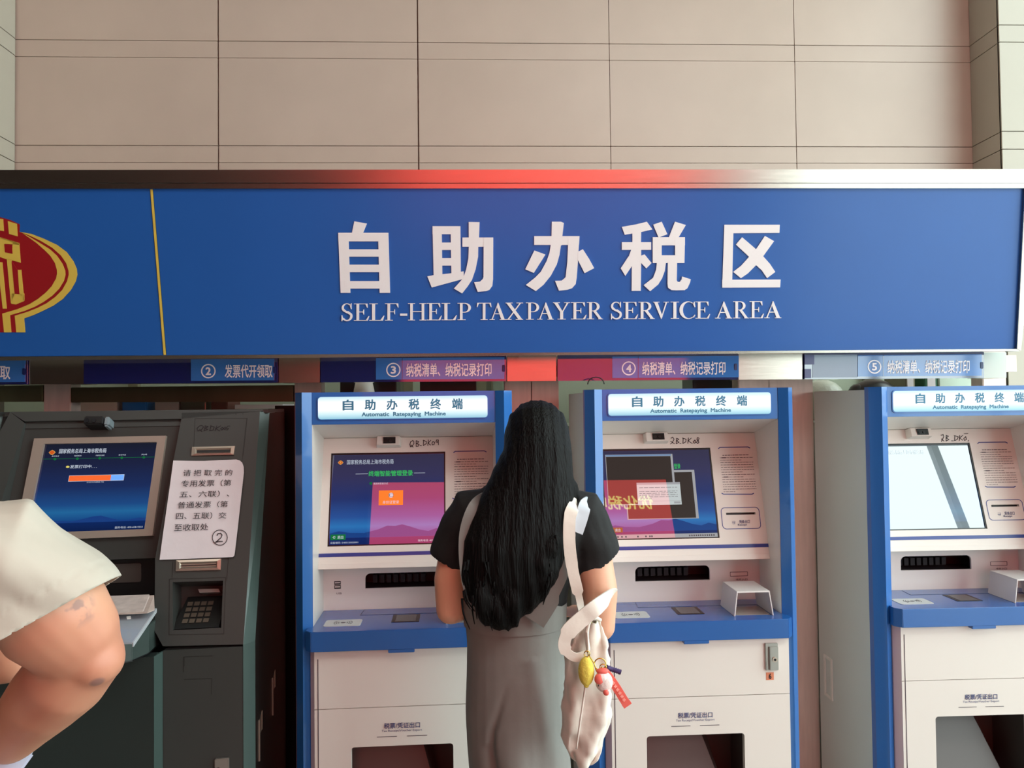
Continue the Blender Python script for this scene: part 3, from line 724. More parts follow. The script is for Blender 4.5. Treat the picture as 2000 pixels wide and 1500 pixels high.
    def ctp(px, py): return co.uv(px, py)
    mb = MB()
    a_ = ctp(1196, 1183)[1]
    co.poly(mb, rrect(-.262, -.145, .000, .073, .010), .0015, 0)
    pad = part('reader_pad', mb, mat('pale_reader_pad', (198, 200, 200), .4), ctr)
    mb = MB()
    for s in (-1, 1):
        for r in (.012, .020, .028):
            p = [(-.2035+s*(.004+r*.9*math.cos(t)), .037+r*.85*math.sin(t)) for t in [(-.7+1.4*i/6) for i in range(7)]]
            co.stroke(mb, p, .0016, .0022)
    co.poly(mb, circ(-.2035, .037, .008, 16, .005), .0022)
    part('reader_waves', mb, INKD, ctr)
    cw = [ctp(1311, 1187), ctp(1363, 1185), ctp(1373.5, 1199.5), ctp(1323, 1200.5)]
    x0 = (cw[0][0]+cw[3][0])/2; x1 = (cw[1][0]+cw[2][0])/2; y0 = (cw[2][1]+cw[3][1])/2; y1 = (cw[0][1]+cw[1][1])/2
    mb = MB(); co.slab(mb, x0, x1, y0, y1, .0012, 0); scw = part('scanner_window', mb, BLACKP, ctr)
    mb = MB(); co.slab(mb, x0+.012, x1-.012, y0+.006, y1-.008, .0018, .001); part('scanner_glass', mb, mat('scanner_glass', (70, 72, 74), .12), ctr)
    mb = MB(); co.stroke(mb, [(-.155, .19), (-.16, .125), (.29, .125)], .0012); part('counter_seam', mb, mat('seam_dark_blue', (20, 40, 80), .5), ctr)  # dark joint line across the counter
    # white hood over the id reader
    hx0, hx1 = ctp(1424, 1196)[0], ctp(1500, 1194)[0]
    hb = MB()
    def leg(xb, xt, y0, y1, t=.004, zt=.078):
        hb.hexa([(xb, y0, .892), (xb+t, y0, .892), (xb+t, y1, .892), (xb, y1, .892)], [(xt, y0+.0, .892+zt), (xt+t, y0, .892+zt), (xt+t, y1, .892+zt), (xt, y1, .892+zt)])
    yb0, yb1 = -.012, .13
    leg(hx0, hx0+.010, yb0, yb1); leg(hx1-.004, hx1-.016, yb0, yb1)
    hb.hexa([(hx0+.010, yb0, .968), (hx1-.012, yb0, .968), (hx1-.012, yb1, .968), (hx0+.010, yb1, .968)], [(hx0+.010, yb0, .973), (hx1-.012, yb0, .973), (hx1-.012, yb1, .973), (hx0+.010, yb1, .973)])
    part('reader_hood', hb, mat('white_hood_plastic', (224, 220, 218), .25), ctr, bevel=.001)
    mb = MB(); co.slab(mb, hx0+.008, hx1-.008, .0, .10, .0012, 0); part('reader_glass', mb, mat('reader_glass', (150, 140, 134), .15), ctr)
    # lower doors
    wv = [dr.uv(1263, 1440), dr.uv(1454, 1430), dr.uv(1452, 1500)]
    wx0, wx1, wz1 = wv[0][0], wv[1][0], (wv[0][1]+wv[1][1])/2
    seam = dr.uv(1340, 1361)[1]
    x0, x1 = -.284, .300
    dr.curve_plate('upper_door', [(x0, seam+.001), (x1, seam+.001), (x1, .829), (x0, .829)], [], 0, -.02, WHITEP, root)
    dr.curve_plate('lower_door', [(x0, .06), (x1, .06), (x1, seam-.001), (x0, seam-.001)], [rrect(wx0, wx1, wz1-.26, wz1, .010)], 0, -.02, WHITEP, root)
    part('door_edge', MB().hexa([(-.284, -.029, .06), (-.284, -.029, .829), (-.284, .01, .829), (-.284, .01, .06)], [(-.300, -.006, .06), (-.300, -.006, .829), (-.300, .01, .829), (-.300, .01, .06)]), mat('door_edge_paint', (206, 188, 186), .35), root)
    mb = MB(); dr.slab(mb, x0+.010, x0+.0125, .06, .80, .0008, 0); part('door_line', mb, INKD, root)
    part('plinth', MB().box(-.294, .294, .0, DEP-.02, 0, .058), BLACKP, root)
    part('deck_backing', MB().box(-.294, .294, .012, .03, .832, .84).box(-.294, .294, .208, .212, .84, .89), BLACKP, root)
    # tray bay behind the opening, with its slanting chute
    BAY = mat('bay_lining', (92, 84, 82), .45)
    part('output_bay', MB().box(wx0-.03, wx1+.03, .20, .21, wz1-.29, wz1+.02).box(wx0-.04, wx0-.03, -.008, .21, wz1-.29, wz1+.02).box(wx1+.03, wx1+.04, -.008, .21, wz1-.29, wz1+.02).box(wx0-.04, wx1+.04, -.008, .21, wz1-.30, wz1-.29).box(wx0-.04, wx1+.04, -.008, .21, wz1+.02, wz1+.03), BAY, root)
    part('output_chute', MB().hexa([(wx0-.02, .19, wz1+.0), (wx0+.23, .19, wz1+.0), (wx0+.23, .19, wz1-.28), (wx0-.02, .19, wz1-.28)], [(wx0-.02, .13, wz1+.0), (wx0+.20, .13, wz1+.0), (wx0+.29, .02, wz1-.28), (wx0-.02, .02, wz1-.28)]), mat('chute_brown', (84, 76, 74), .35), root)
    text_box('lettering', dr, '税票/凭证出口', 1324, 1392, 1391.5, 1403, INK, root, slope=-.03, bold=.012)
    text_box('lettering', dr, 'Tax Receipt/Voucher Export', 1320, 1405, 1395.5, 1410.5, INK, root, slope=-.03)
    mb = MB()
    for (a, b, y) in ((1311, 1348.5, 1418.8), (1367, 1405, 1417)):
        p, q = dr.uv(a, y), dr.uv(b, y-1); dr.slab(mb, p[0], q[0], p[1]-.0008, p[1]+.0008, .0009, 0)
    part('print_dashes', mb, INKD, root)
    return root
TM = make_machine()
def add_lock(root):
    M = root.matrix_world; dr = planes(M)['door']; dr = planes(M2)['door']
    a, b = dr.uv(1494, 1308), dr.uv(1517.5, 1255)
    mb = MB(); dr.slab(mb, a[0], b[0], a[1], b[1], .008, 0); lk = part('lock_plate', mb, mat('lock_chrome', (178, 178, 172), .3, .8), root, bevel=.0015)
    mb = MB(); dr.slab(mb, a[0]+.011, b[0]-.002, a[1]+.002, b[1]-.010, .016, .008); part('lock_handle', mb, MATS['lock_chrome'], lk, bevel=.0015)
    c = dr.uv(1509.5, 1285); mb = MB().tube([dr.pt(c[0], c[1], .016), dr.pt(c[0], c[1], .0185)], .0085, 20); part('lock_cylinder', mb, SILV, lk)
    mb = MB().tube([dr.pt(c[0], c[1], .0185), dr.pt(c[0], c[1], .0192)], .004, 14); part('key_hole', mb, BLACKP, lk)
    s0, s1 = dr.uv(1496.5, 1328), dr.uv(1511, 1313)
    mb = MB(); dr.slab(mb, s0[0], s1[0], s0[1], s1[1], .001, 0); st = part('number_sticker', mb, mat('orange_sticker', (214, 130, 96), .5), root, 'orange sticker reading 6')
    text('lettering', dr, '6', (s0[0]+s1[0])/2-.0045, (s0[0]+s1[0])/2+.0045, s0[1]+.003, s1[1]-.003, PEN, st, .0015, bold=.04)
TM.matrix_world = M2
TA = copy_tree(TM); TB = copy_tree(TM)
TA.matrix_world = M1; TB.matrix_world = M3
TM['label'] = 'blue and white tax machine with windows open on its screen, beside the canvas bag'; TM['category'] = 'kiosk'
TA['label'] = 'blue and white tax machine with a purple and pink login screen, beside the dark kiosk'; TA['category'] = 'kiosk'
TB['label'] = 'blue and white tax machine whose dim screen mirrors daylight, cut by the right edge'; TB['category'] = 'kiosk'
add_lock(TM)

# screens and handwriting of each machine
def E_(name, rgb, s=1.0): return mat(name, rgb, .06, emit=rgb, estr=s) if name not in MATS else MATS[name]
def scr_flat(name, rgb, s=.8):
    if name in MATS: return MATS[name]
    M = mat(name, (4, 4, 5), .01, emit=rgb, estr=s, ior=2.15); return M
def crest_icon(mb, pl, c, w, n):
    pl.poly(mb, [(c[0]-w, c[1]), (c[0]-w*.55, c[1]+w*.5), (c[0], c[1]+w*.8), (c[0]+w*.55, c[1]+w*.5), (c[0]+w, c[1]), (c[0]+w*.5, c[1]-w*.55), (c[0], c[1]-w*.85), (c[0]-w*.5, c[1]-w*.55)], n)
GRAD_GLARE = [(0, (14, 34, 96)), (.075, (16, 40, 104)), (.08, (30, 70, 150)), (.2, (44, 120, 190)), (.3, (40, 84, 158)), (.5, (36, 52, 112)), (.75, (54, 52, 92)), (1, (54, 50, 78))]  # display colours, with the hall wall's glare put into the top stops
SCR = ramp_mat('screen_display', GRAD_GLARE, 'V', .85, .008, (4, 4, 6), .5, 2.35)
SCRDIM = ramp_mat('screen_display_dim', GRAD_GLARE, 'V', .35, .008, (4, 4, 6), .5, 2.7)
def hills(pl, r, parent, M):
    u0, u1, v0, v1 = r; W = u1-u0; H = v1-v0
    prof = [(0, .125), (.08, .15), (.17, .13), (.3, .125), (.42, .16), (.5, .2), (.57, .195), (.63, .21), (.7, .185), (.78, .15), (.86, .13), (.93, .16), (1, .14)]
    mb = MB()
    for a, b in zip(prof, prof[1:]): pl.poly(mb, [(u0+W*a[0], v0+H*.08), (u0+W*b[0], v0+H*.08), (u0+W*b[0], v0+H*b[1]), (u0+W*a[0], v0+H*a[1])], .0004, .0001)
    return part('screen_hills', mb, M, parent)
HILL = scr_flat('screen_hill_blue', (28, 74, 150), .7)
TXW = scr_flat('screen_text_white', (200, 210, 225), .9); GRN = scr_flat('screen_green', (60, 200, 100), .8); GRND = scr_flat('screen_green_button', (16, 120, 60), .8)
ORG = scr_flat('screen_orange', (226, 124, 22), .95); REDS = scr_flat('screen_crest_red', (214, 92, 34), .9); GLD = scr_flat('screen_gold', (226, 176, 90), .9)
YB_ = scr_flat('screen_olive_button', (120, 96, 20), .8)
def S_(pl, r, W_, H_):   # fractional coordinates: x from left, y from top
    u0, u1, v0, v1 = r
    return lambda x, y: (u0+(u1-u0)*x, v1-(v1-v0)*y)
def frect(pl, f, x0, y0, x1, y1, n, name, M, parent):
    a = f(x0, y1); b = f(x1, y0); mb = MB(); pl.slab(mb, a[0], b[0], a[1], b[1], n, n-.0002); return part(name, mb, M, parent)
def ftext(pl, f, body, x0, y0, x1, y1, M, parent, n=.0008, bold=0, name='lettering'):
    a = f(x0, y1); b = f(x1, y0); return text(name, pl, body, a[0], b[0], a[1], b[1], M, parent, n, bold)
def icon(pl, f, x, y, w, parent, n=.0008):
    mb = MB(); c = f(x, y); crest_icon(mb, pl, c, w, n); part('screen_crest', mb, GLD, parent)
    mb = MB(); crest_icon(mb, pl, c, w*.82, n+.0003); part('screen_crest', mb, REDS, parent)
    mb = MB(); pl.slab(mb, c[0]-w*.25, c[0]+w*.25, c[1]-w*.05, c[1]+w*.12, n+.0006, n); pl.slab(mb, c[0]-w*.08, c[0]+w*.08, c[1]-w*.45, c[1]+w*.4, n+.0006, n); part('screen_crest', mb, GLD, parent)
def marker(pl, lines, w, parent, name='handwriting', n=.001):
    mb = MB()
    for ln in lines: pl.stroke(mb, [pl.uv(*p) for p in ln], w, n)
    return part(name, mb, PEN, parent)
def P0(root):
    d = planes(root.matrix_world.copy()); return d['panel']
r_ = tuple(TM['scr_in'])
def lpan(root, M):
    p = Plane((0, .105, 1.072), (1, 0, 0), (0, .12, .411), M); return p
SCO = -.006       # display sits just behind the rim
def screen_base(root, M, Mx, label):
    pl = lpan(root, M); pl.O = pl.O + pl.N*SCO
    o = uvquad('screen', pl, *r_, 0, Mx, root, label)
    return pl, o
# middle-left machine: login page
pl, s1 = screen_base(TA, M1, SCR, 'glossy screen with a login page'); f = S_(pl, r_, 1, 1)
hills(pl, r_, s1, HILL)
icon(pl, f, .073, .085, .0095, s1)
ftext(pl, f, '国家税务总局上海市税务局', .13, .055, .545, .11, TXW, s1)
ftext(pl, f, '终端智能管理登录', .325, .185, .72, .25, GRN, s1, bold=.015)
for a, b in ((.21, .32), (.73, .83)): frect(pl, f, a, .217, b, .221, .0006, 'screen_rule', TXW, s1)
mb = MB(); pl.poly(mb, circ(*f(.347, .328), .005, 14), .0006); part('screen_dot', mb, GRND, s1)
ftext(pl, f, '请选择登录方式', .37, .32, .5, .342, TXW, s1)
frect(pl, f, .42, .41, .635, .575, .0006, 'screen_button', ORG, s1)
mb = MB(); pl.poly(mb, circ(*f(.528, .465), .0085, 20), .001); part('screen_button_icon', mb, TXW, s1)
a = f(.507, .482); b = f(.549, .447); mb = MB(); ring(mb, pl, rrect(a[0], b[0], a[1], b[1], .001), rrect(a[0]+.001, b[0]-.001, a[1]+.001, b[1]-.001, .0005), .0014); pl.slab(mb, a[0]+.002, a[0]+.004, a[1]+.002, b[1]-.002, .0014, .001); part('screen_button_icon', mb, INKD, s1)
ftext(pl, f, '身份证登录', .455, .525, .6, .56, TXW, s1, .001)
frect(pl, f, .01, .885, .14, .945, .0006, 'screen_button', GRND, s1); ftext(pl, f, '退出', .07, .898, .122, .932, TXW, s1, .001, .01)
mb = MB(); q = f(.04, .915); ring(mb, pl, rrect(q[0]-.002, q[0]+.004, q[1]-.004, q[1]+.004, .001), rrect(q[0]-.001, q[0]+.003, q[1]-.003, q[1]+.003, .0005), .001); pl.slab(mb, q[0]-.006, q[0]+.001, q[1]-.0006, q[1]+.0006, .0012, .0008); part('screen_button_icon', mb, TXW, s1)
ftext(pl, f, '设备编码: SH85120020001', .01, .963, .25, .985, TXW, s1)
ftext(pl, f, '服务电话: 400-658-0', .77, .958, .96, .982, TXW, s1)
# middle machine: open windows over the page
pl, s2 = screen_base(TM, M2, SCR, 'glossy screen with overlapping windows'); f = S_(pl, r_, 1, 1)
hills(pl, r_, s2, HILL)
WF = scr_flat('window_frame_grey', (176, 176, 180), .8); WB = scr_flat('window_black', (78, 64, 60), .45); WD = scr_flat('dialog_grey', (206, 214, 214), .85); TB2 = scr_flat('title_blue', (120, 150, 190), .8)
frect(pl, f, .195, .235, .845, .79, .0006, 'screen_window', WF, s2); frect(pl, f, .205, .26, .82, .782, .0009, 'screen_window_body', WB, s2)
ftext(pl, f, '登录', .66, .16, .72, .22, GRN, s2, .0006, .015)
frect(pl, f, .03, .045, .655, .625, .0012, 'screen_window', WF, s2); frect(pl, f, .035, .07, .635, .617, .0015, 'screen_window_body', WB, s2); frect(pl, f, .035, .048, .64, .066, .0015, 'screen_title_bar', TB2, s2)
frect(pl, f, .30, .375, .7, .63, .0018, 'screen_dialog', WD, s2); frect(pl, f, .30, .375, .7, .40, .0021, 'screen_title_bar', WF, s2)
mb = MB(); rr = random.Random(5)
for k in range(7):
    if k == 1: continue
    x = .32
    while x < (.66 if k < 6 else .42):
        l = rr.uniform(.015, .05); a = f(x, .432+k*.021+.004); b = f(min(x+l, .67), .432+k*.021); pl.slab(mb, a[0], b[0], a[1], b[1], .0023, .002); x += l+.008
part('dialog_lines', mb, INKD, s2, 'rows of tiny screen print too small to read', kind='stuff')
frect(pl, f, .3, .585, .7, .588, .0023, 'screen_rule', WF, s2); frect(pl, f, .63, .595, .69, .618, .0023, 'dialog_button', WF, s2)
frect(pl, f, .02, .875, .145, .93, .0006, 'screen_button', YB_, s2); ftext(pl, f, '退出', .075, .887, .125, .92, TXW, s2, .001, .01)
frect(pl, f, 0, .955, 1, 1.0, .0006, 'screen_task_bar', WF, s2)
mb = MB()
for k in range(12): a = f(.74+k*.02, .988); b = f(.752+k*.02, .97); pl.slab(mb, a[0], b[0], a[1], b[1], .0009, .0006)
for k in (1, 4, 6, 8, 14, 18, 20, 21): a = f(.02+k*.018, .988); b = f(.032+k*.018, .97); pl.slab(mb, a[0], b[0], a[1], b[1], .0009, .0006)
part('task_bar_icons', mb, INKD, s2, kind='stuff')
# last machine
pl, s3 = screen_base(TB, M3, SCRDIM, 'dim glossy screen that mirrors the hall'); f = S_(pl, r_, 1, 1)
icon(pl, f, .073, .085, .0095, s3)
ftext(pl, f, '国家税务总局上海市税务局', .13, .055, .545, .11, TXW, s3)
# handwriting in black marker
k1 = lambda x, y: (640+x/6.25, 840+y/6.25)
p1_ = lpan(TA, M1)
def mk(fn, lists): return [[fn(*p) for p in l] for l in lists]
marker(p1_, mk(k1, [[(1040,130),(1015,140),(1003,175),(1010,205),(1030,200),(1052,165),(1050,135),(1035,128)], [(1015,180),(1045,210)], [(1082,130),(1080,200)], [(1082,130),(1110,140),(1100,158),(1082,165),(1118,178),(1108,195),(1080,200)], [(1128,190),(1145,192)],
   [(1172,125),(1168,190)], [(1165,125),(1205,140),(1205,165),(1168,190)], [(1230,120),(1222,190)], [(1258,125),(1226,160),(1258,185)], [(1285,140),(1272,160),(1278,182),(1298,178),(1305,150),(1285,140)], [(1350,120),(1328,122),(1322,145),(1340,150),(1352,128),(1350,120),(1352,180)]]), .0024, TA)
k2 = lambda x, y: (1160+x/5.882, 840+y/5.882)
marker(lpan(TM, M2), mk(k2, [[(885,95),(905,82),(920,105),(900,145),(878,160)], [(880,128),(925,158)], [(950,95),(945,158)], [(950,95),(975,105),(950,125),(978,140),(945,158)], [(985,155),(1000,156)], [(1025,92),(1022,155)], [(1015,92),(1058,105),(1055,135),(1022,155)],
   [(1085,90),(1078,155)], [(1118,92),(1083,125),(1130,155)], [(1158,115),(1142,135),(1150,152),(1168,145),(1165,120),(1158,115)], [(1205,92),(1188,88),(1182,108),(1200,122),(1205,145),(1190,155),(1178,142),(1190,122),(1208,102),(1205,92)]]), .0024, TM)
k3 = lambda x, y: (1560+x/4.166, 750+y/4.166)
marker(lpan(TB, M3), mk(k3, [[(1158,418),(1175,412),(1180,430),(1160,468)], [(1160,448),(1182,465)], [(1200,418),(1198,465)], [(1200,418),(1218,425),(1200,440),(1222,452),(1198,465)], [(1242,463),(1258,463)], [(1270,420),(1268,462)], [(1264,420),(1298,430),(1290,450),(1268,462)],
   [(1310,418),(1306,460)], [(1335,418),(1308,440),(1334,458)], [(1358,428),(1342,445),(1350,460),(1366,450),(1358,428)], [(1345,405),(1376,404)], [(1380,458),(1378,466)]]), .0024, TB)

# ------------------------------------------------------------------ dark green-grey kiosk at the left
pk = at(475, 1300, 2.42)
MK = Matrix.Translation((pk.x, 2.42, 0)) @ Matrix.Rotation(.09, 4, 'Z')
K = thing('invoice_kiosk', 'dark green-grey invoice kiosk with a blue screen and a taped paper notice', 'kiosk')
ck = Plane((0, 0, .863), (1, 0, 0), (0, .28, .727), MK)
cs = Plane((0, .165, 1.10), (1, 0, 0), (0, .115, .46), MK)
cv = Plane((0, .20, .90), (1, 0, 0), (0, 0, 1), MK)
cd = Plane((0, 0, 0), (1, 0, 0), (0, 0, 1), MK)
cd2 = Plane((0, -.045, 0), (1, 0, 0), (0, 0, 1), MK)
uvp = lambda pl, *ps: [pl.uv(*p) for p in ps]
def kpoly(pl, ps, n0, n1, name, M, parent=K, label=None, bevel=0, kind=None):
    mb = MB(); pl.poly(mb, uvp(pl, *ps), n0, n1); return part(name, mb, M, parent, label, bevel=bevel, kind=kind)
KW = -ck.uv(20, 805)[0]
xr = .028
# side panel and body
prof = [(.04, 0), (.04, .863), (.30, 1.575), (.62, 1.575), (.62, 0)]
for xx in (xr, -KW-.02):
    part('side_panel', MB().prism([(xx, y, z) for y, z in prof], [(xx-.012, y, z) for y, z in prof]), KSIDE, K)
part('back_panel', MB().box(-KW-.008, xr-.012, .608, .618, 0, 1.57), KSIDE, K)
part('top_panel', MB().box(-KW-.02, xr-.001, .285, .62, 1.576, 1.588), DOCK, K)
# chamfers beside the right cheek and door
part('side_chamfer', MB().hexa([(0, 0, 0), (0, 0, .863), (xr, .04, .863), (xr, .04, 0)], [(-.01, .03, 0), (-.01, .03, .863), (xr-.006, .05, .863), (xr-.006, .05, 0)]), TEAL, K)
part('side_chamfer', MB().hexa([(0, 0, .863), (0, .28, 1.590), (xr, .30, 1.575), (xr, .04, .863)], [(-.01, .03, .863), (-.01, .31, 1.57), (xr-.006, .32, 1.56), (xr-.006, .05, .863)]), TEAL, K)
# right cheek, with the keypad recess cut through
hole = uvp(ck, (337, 1137), (435.6, 1134), (432, 1226), (337.6, 1231))
cheek = uvp(ck, (513, 803), (478, 1256), (318, 1262), (302, 1232), (303, 1090), (354, 819), (355, 806))
cheek[0] = (0, cheek[0][1]); cheek[1] = (0, .002)
ck.curve_plate('right_cheek', cheek, [hole], 0, -.10, DOCK, K)
mb = MB()
h = hole
mb.hexa([ck.pt(h[0][0]-.01, h[3][1]-.01, -.1), ck.pt(h[1][0]+.01, h[3][1]-.01, -.1), ck.pt(h[1][0]+.01, h[1][1]+.01, -.1), ck.pt(h[0][0]-.01, h[1][1]+.01, -.1)], [ck.pt(h[0][0]-.01, h[3][1]-.01, -.11), ck.pt(h[1][0]+.01, h[3][1]-.01, -.11), ck.pt(h[1][0]+.01, h[1][1]+.01, -.11), ck.pt(h[0][0]-.01, h[1][1]+.01, -.11)])
part('keypad_well', mb, DOCK, K)
mb = MB(); x0, x1 = h[0][0]+.028, h[1][0]-.004; va, vb = h[3][1], h[1][1]
mb.hexa([ck.pt(x0-.02, va+.004, -.012), ck.pt(x1, va+.004, -.012), ck.pt(x1, va+.11, -.085), ck.pt(x0, va+.11, -.085)], [ck.pt(x0-.02, va+.004, -.1), ck.pt(x1, va+.004, -.1), ck.pt(x1, va+.11, -.1), ck.pt(x0, va+.11, -.1)])
kp = part('keypad', mb, KSIDE, K)
KEY = mat('keypad_key', (118, 104, 92), .3, .5)
for r in range(4):
    for c in range(4):
        b = .012+r*.019; v = va+.01+b; n = -.012-.073*(v-va-.004)/.106
        u = x0+.006+c*.021; mb = MB(); mb.hexa([ck.pt(u, v, n), ck.pt(u+.016, v, n), ck.pt(u+.016, v+.013, n-.009), ck.pt(u, v+.013, n-.009)], [ck.pt(u, v, n+.003), ck.pt(u+.016, v, n+.003), ck.pt(u+.016, v+.013, n-.006), ck.pt(u, v+.013, n-.006)]); part('key', mb, KEY, kp)
kpoly(ck, [(378, 1146), (419, 1145), (422, 1152), (381, 1153)], -.055, -.1, 'keypad_plate', mat('keypad_plate_metal', (170, 168, 165), .3, .4))
kc = uvp(ck, (331, 1131), (441, 1128), (437, 1238), (330, 1240))
mb = MB()
for a, b in zip(kc, kc[1:]+kc[:1]): ck.stroke(mb, [a, b], .0012, .0006)
part('engraved_line', mb, KSIDE, K)
mb = MB()
for pth in ([(378, 890), (381, 817.5), (483, 817), (475, 890)], [(336, 1128), (338, 1097)], [(443, 1135), (446, 1092), (472, 905), (482, 817)]):
    ck.stroke(mb, uvp(ck, *pth), .0012, .0006)
part('engraved_line', mb, KSIDE, K)
mb = MB()
for q in ((461, 809), (474.5, 808.5)): c = ck.uv(*q); ck.poly(mb, circ(c[0], c[1], .0022, 8), .0008)
part('screw', mb, BLACKP, K)
# silver slots
for qs, nm in (([(376, 874), (459.5, 872), (457, 889), (374.5, 891)], 'card_slot'), ([(345, 1095), (432.5, 1092), (431.5, 1113.5), (344, 1116)], 'receipt_slot')):
    q = uvp(ck, *qs); q = [q[0], q[1], q[2], q[3]]
    cu_ = sum(p[0] for p in q)/4; cv_ = sum(p[1] for p in q)/4
    inn = [(cu_+(p[0]-cu_)*.84, cv_+(p[1]-cv_)*.6) for p in q]; inn2 = [(cu_+(p[0]-cu_)*.78, cv_+(p[1]-cv_)*.3) for p in q]
    mb = MB()
    for i in range(4):
        j = (i+1) % 4
        mb.add([ck.pt(*q[i], 0), ck.pt(*q[j], 0), ck.pt(*q[j], .006), ck.pt(*q[i], .006)], [(0, 1, 2, 3)])
        mb.add([ck.pt(*q[i], .006), ck.pt(*q[j], .006), ck.pt(*inn[j], .007), ck.pt(*inn[i], .007)], [(0, 1, 2, 3)])
        mb.add([ck.pt(*inn[i], .007), ck.pt(*inn[j], .007), ck.pt(*inn2[j], .0015), ck.pt(*inn2[i], .0015)], [(0, 1, 2, 3)])
    st = part(nm, mb, SILV, K)
    mb = MB(); ck.poly(mb, inn2, .0016, .0002); part('slot_gap', mb, BLACKP if nm == 'card_slot' else SILV, st)
    if nm == 'receipt_slot': mb = MB(); ck.slab(mb, inn[0][0], inn[1][0], cv_-.001, cv_+.001, .004, .001); part('slot_gap', mb, BLACKP, st)
marker(ck, [[(c[0]/3.333, 780+c[1]/3.333) for c in l] for l in [[(1300,172),(1282,190),(1290,206),(1310,200),(1325,180),(1315,170),(1300,172)], [(1300,195),(1315,210)], [(1338,172),(1328,205)], [(1335,172),(1355,178),(1335,188),(1352,196),(1328,205)],
   [(1375,172),(1365,205)], [(1370,172),(1395,180),(1388,200),(1365,205)], [(1412,172),(1400,205)], [(1438,172),(1405,190),(1430,206)], [(1448,182),(1436,192),(1445,200),(1456,190),(1448,182)], [(1466,180),(1455,190),(1463,198),(1473,188),(1466,180)], [(1498,174),(1482,174),(1476,186),(1488,190),(1480,200),(1470,198)]]], .0024, K)
# left cheek and top bar
kpoly(ck, [(20, 804.5), (48, 826), (-48, 1150), (-60, 1262), (-190, 1262), (-150, 1130)], 0, -.10, 'left_cheek', DOCK)
kpoly(ck, [(20, 804.5), (513, 799), (513, 803), (355, 818), (48, 823)], 0, -.03, 'top_bar', DOCK)
kpoly(ck, [(46, 823), (356, 818), (356, 829), (46, 835)], -.012, -.03, 'top_groove', DOCK)
# screen panel, bezel, display
kpoly(cs, [(30, 826), (362, 822), (302, 1090), (-60, 1102)], -.002, -.02, 'screen_surround', DOCK)
bo = uvp(cs, (70.5, 858), (326.5, 852.5), (300.5, 1047), (31, 1058)); bi = uvp(cs, (89.5, 868.5), (309, 865), (284.5, 1034), (55, 1042))
cs.curve_plate('screen_bezel', bo[::-1], [bi[::-1]], .014, -.002, BEZEL, K)
SCRK = ramp_mat('kiosk_display', [(0, (12, 34, 84)), (.1, (16, 46, 108)), (.105, (24, 74, 146)), (.22, (40, 116, 176)), (.3, (34, 84, 150)), (.5, (32, 52, 104)), (.75, (32, 40, 76)), (1, (30, 34, 52))], 'V', .72, .05, (4, 4, 6), .5, 1.5)
ks = uvquad('screen', cs, 0, 0, 0, 0, .004, SCRK, K, 'glossy blue kiosk screen', quad=[bi[3], bi[2], bi[1], bi[0]])
def kq(x, y):       # fractional position on the display
    a = Vector(bi[0])*(1-x)+Vector(bi[1])*x; b = Vector(bi[3])*(1-x)+Vector(bi[2])*x; p = a*(1-y)+b*y; return (p.x, p.y)
def krect(x0, y0, x1, y1, n, name, M):
    mb = MB(); cs.poly(mb, [kq(x0, y1), kq(x1, y1), kq(x1, y0), kq(x0, y0)], n, n-.0003); return part(name, mb, M, ks)
def ktext(body, x0, y0, x1, y1, M, n=.0052, bold=0):
    return text('lettering', cs, body, 0, 1, 0, 1, M, ks, n, bold, quad=[kq(x0, y0), kq(x1, y0), kq(x1, y1), kq(x0, y1)])
mb = MB()
pr = [(.1, .88), (.2, .872), (.36, .885), (.45, .86), (.53, .835), (.6, .83), (.68, .86), (.76, .885), (.84, .885), (.93, .865), (1, .875)]
for a, b in zip(pr, pr[1:]): cs.poly(mb, [kq(a[0], .9), kq(b[0], .9), kq(b[0], b[1]), kq(a[0], a[1])], .0044, .0041)
part('screen_hills', mb, scr_flat('kiosk_hill_blue', (24, 66, 138), .8), ks)
mb = MB(); c = kq(.075, .095); crest_icon(mb, cs, c, .0105, .0052); part('screen_crest', mb, GLD, ks)
mb = MB(); crest_icon(mb, cs, c, .0088, .0056); part('screen_crest', mb, REDS, ks)
ktext('国家税务总局上海市税务局', .135, .055, .55, .11, TXW, bold=.008)
krect(.01, .168, .995, .172, .0048, 'screen_rule', GRND)
for i, tx in enumerate(('身份验证', '信息核对', '内容信息查看', '填写申请', '完成')):
    x = .11+i*.196; mb = MB(); cs.poly(mb, circ(*kq(x, .172), .0042, 12), .0052); part('screen_dot', mb, GRND, ks)
    ktext(tx, x-.02-.006*len(tx)*.5, .13, x+.02+.006*len(tx)*.5, .147, TXW)
ktext('发票打印中. . .', .255, .245, .49, .285, TXW, bold=.008)
mb = MB(); cs.poly(mb, circ(*kq(.235, .265), .0055, 14, .0035), .0052); part('screen_dot', mb, mat('screen_yellow_dot', (190, 180, 90), .1, emit=(190, 180, 90), estr=.8), ks)
ORK = mat('kiosk_progress_orange', (200, 84, 40), .1, emit=(206, 90, 42), estr=.9); BLK_ = mat('kiosk_progress_blue', (90, 140, 220), .1, emit=(96, 148, 222), estr=.9)
krect(.262, .365, .745, .435, .0046, 'progress_frame', TXW); krect(.265, .369, .63, .431, .0052, 'progress_done', ORK); krect(.63, .369, .742, .431, .0052, 'progress_left', BLK_)
ktext('正在打印中请稍候: 75%', .425, .44, .575, .455, TXW)
ktext('服务电话: 400-658-9333', .735, .957, .975, .982, TXW); ktext('SH85120020008', .06, .965, .2, .985, TXW)
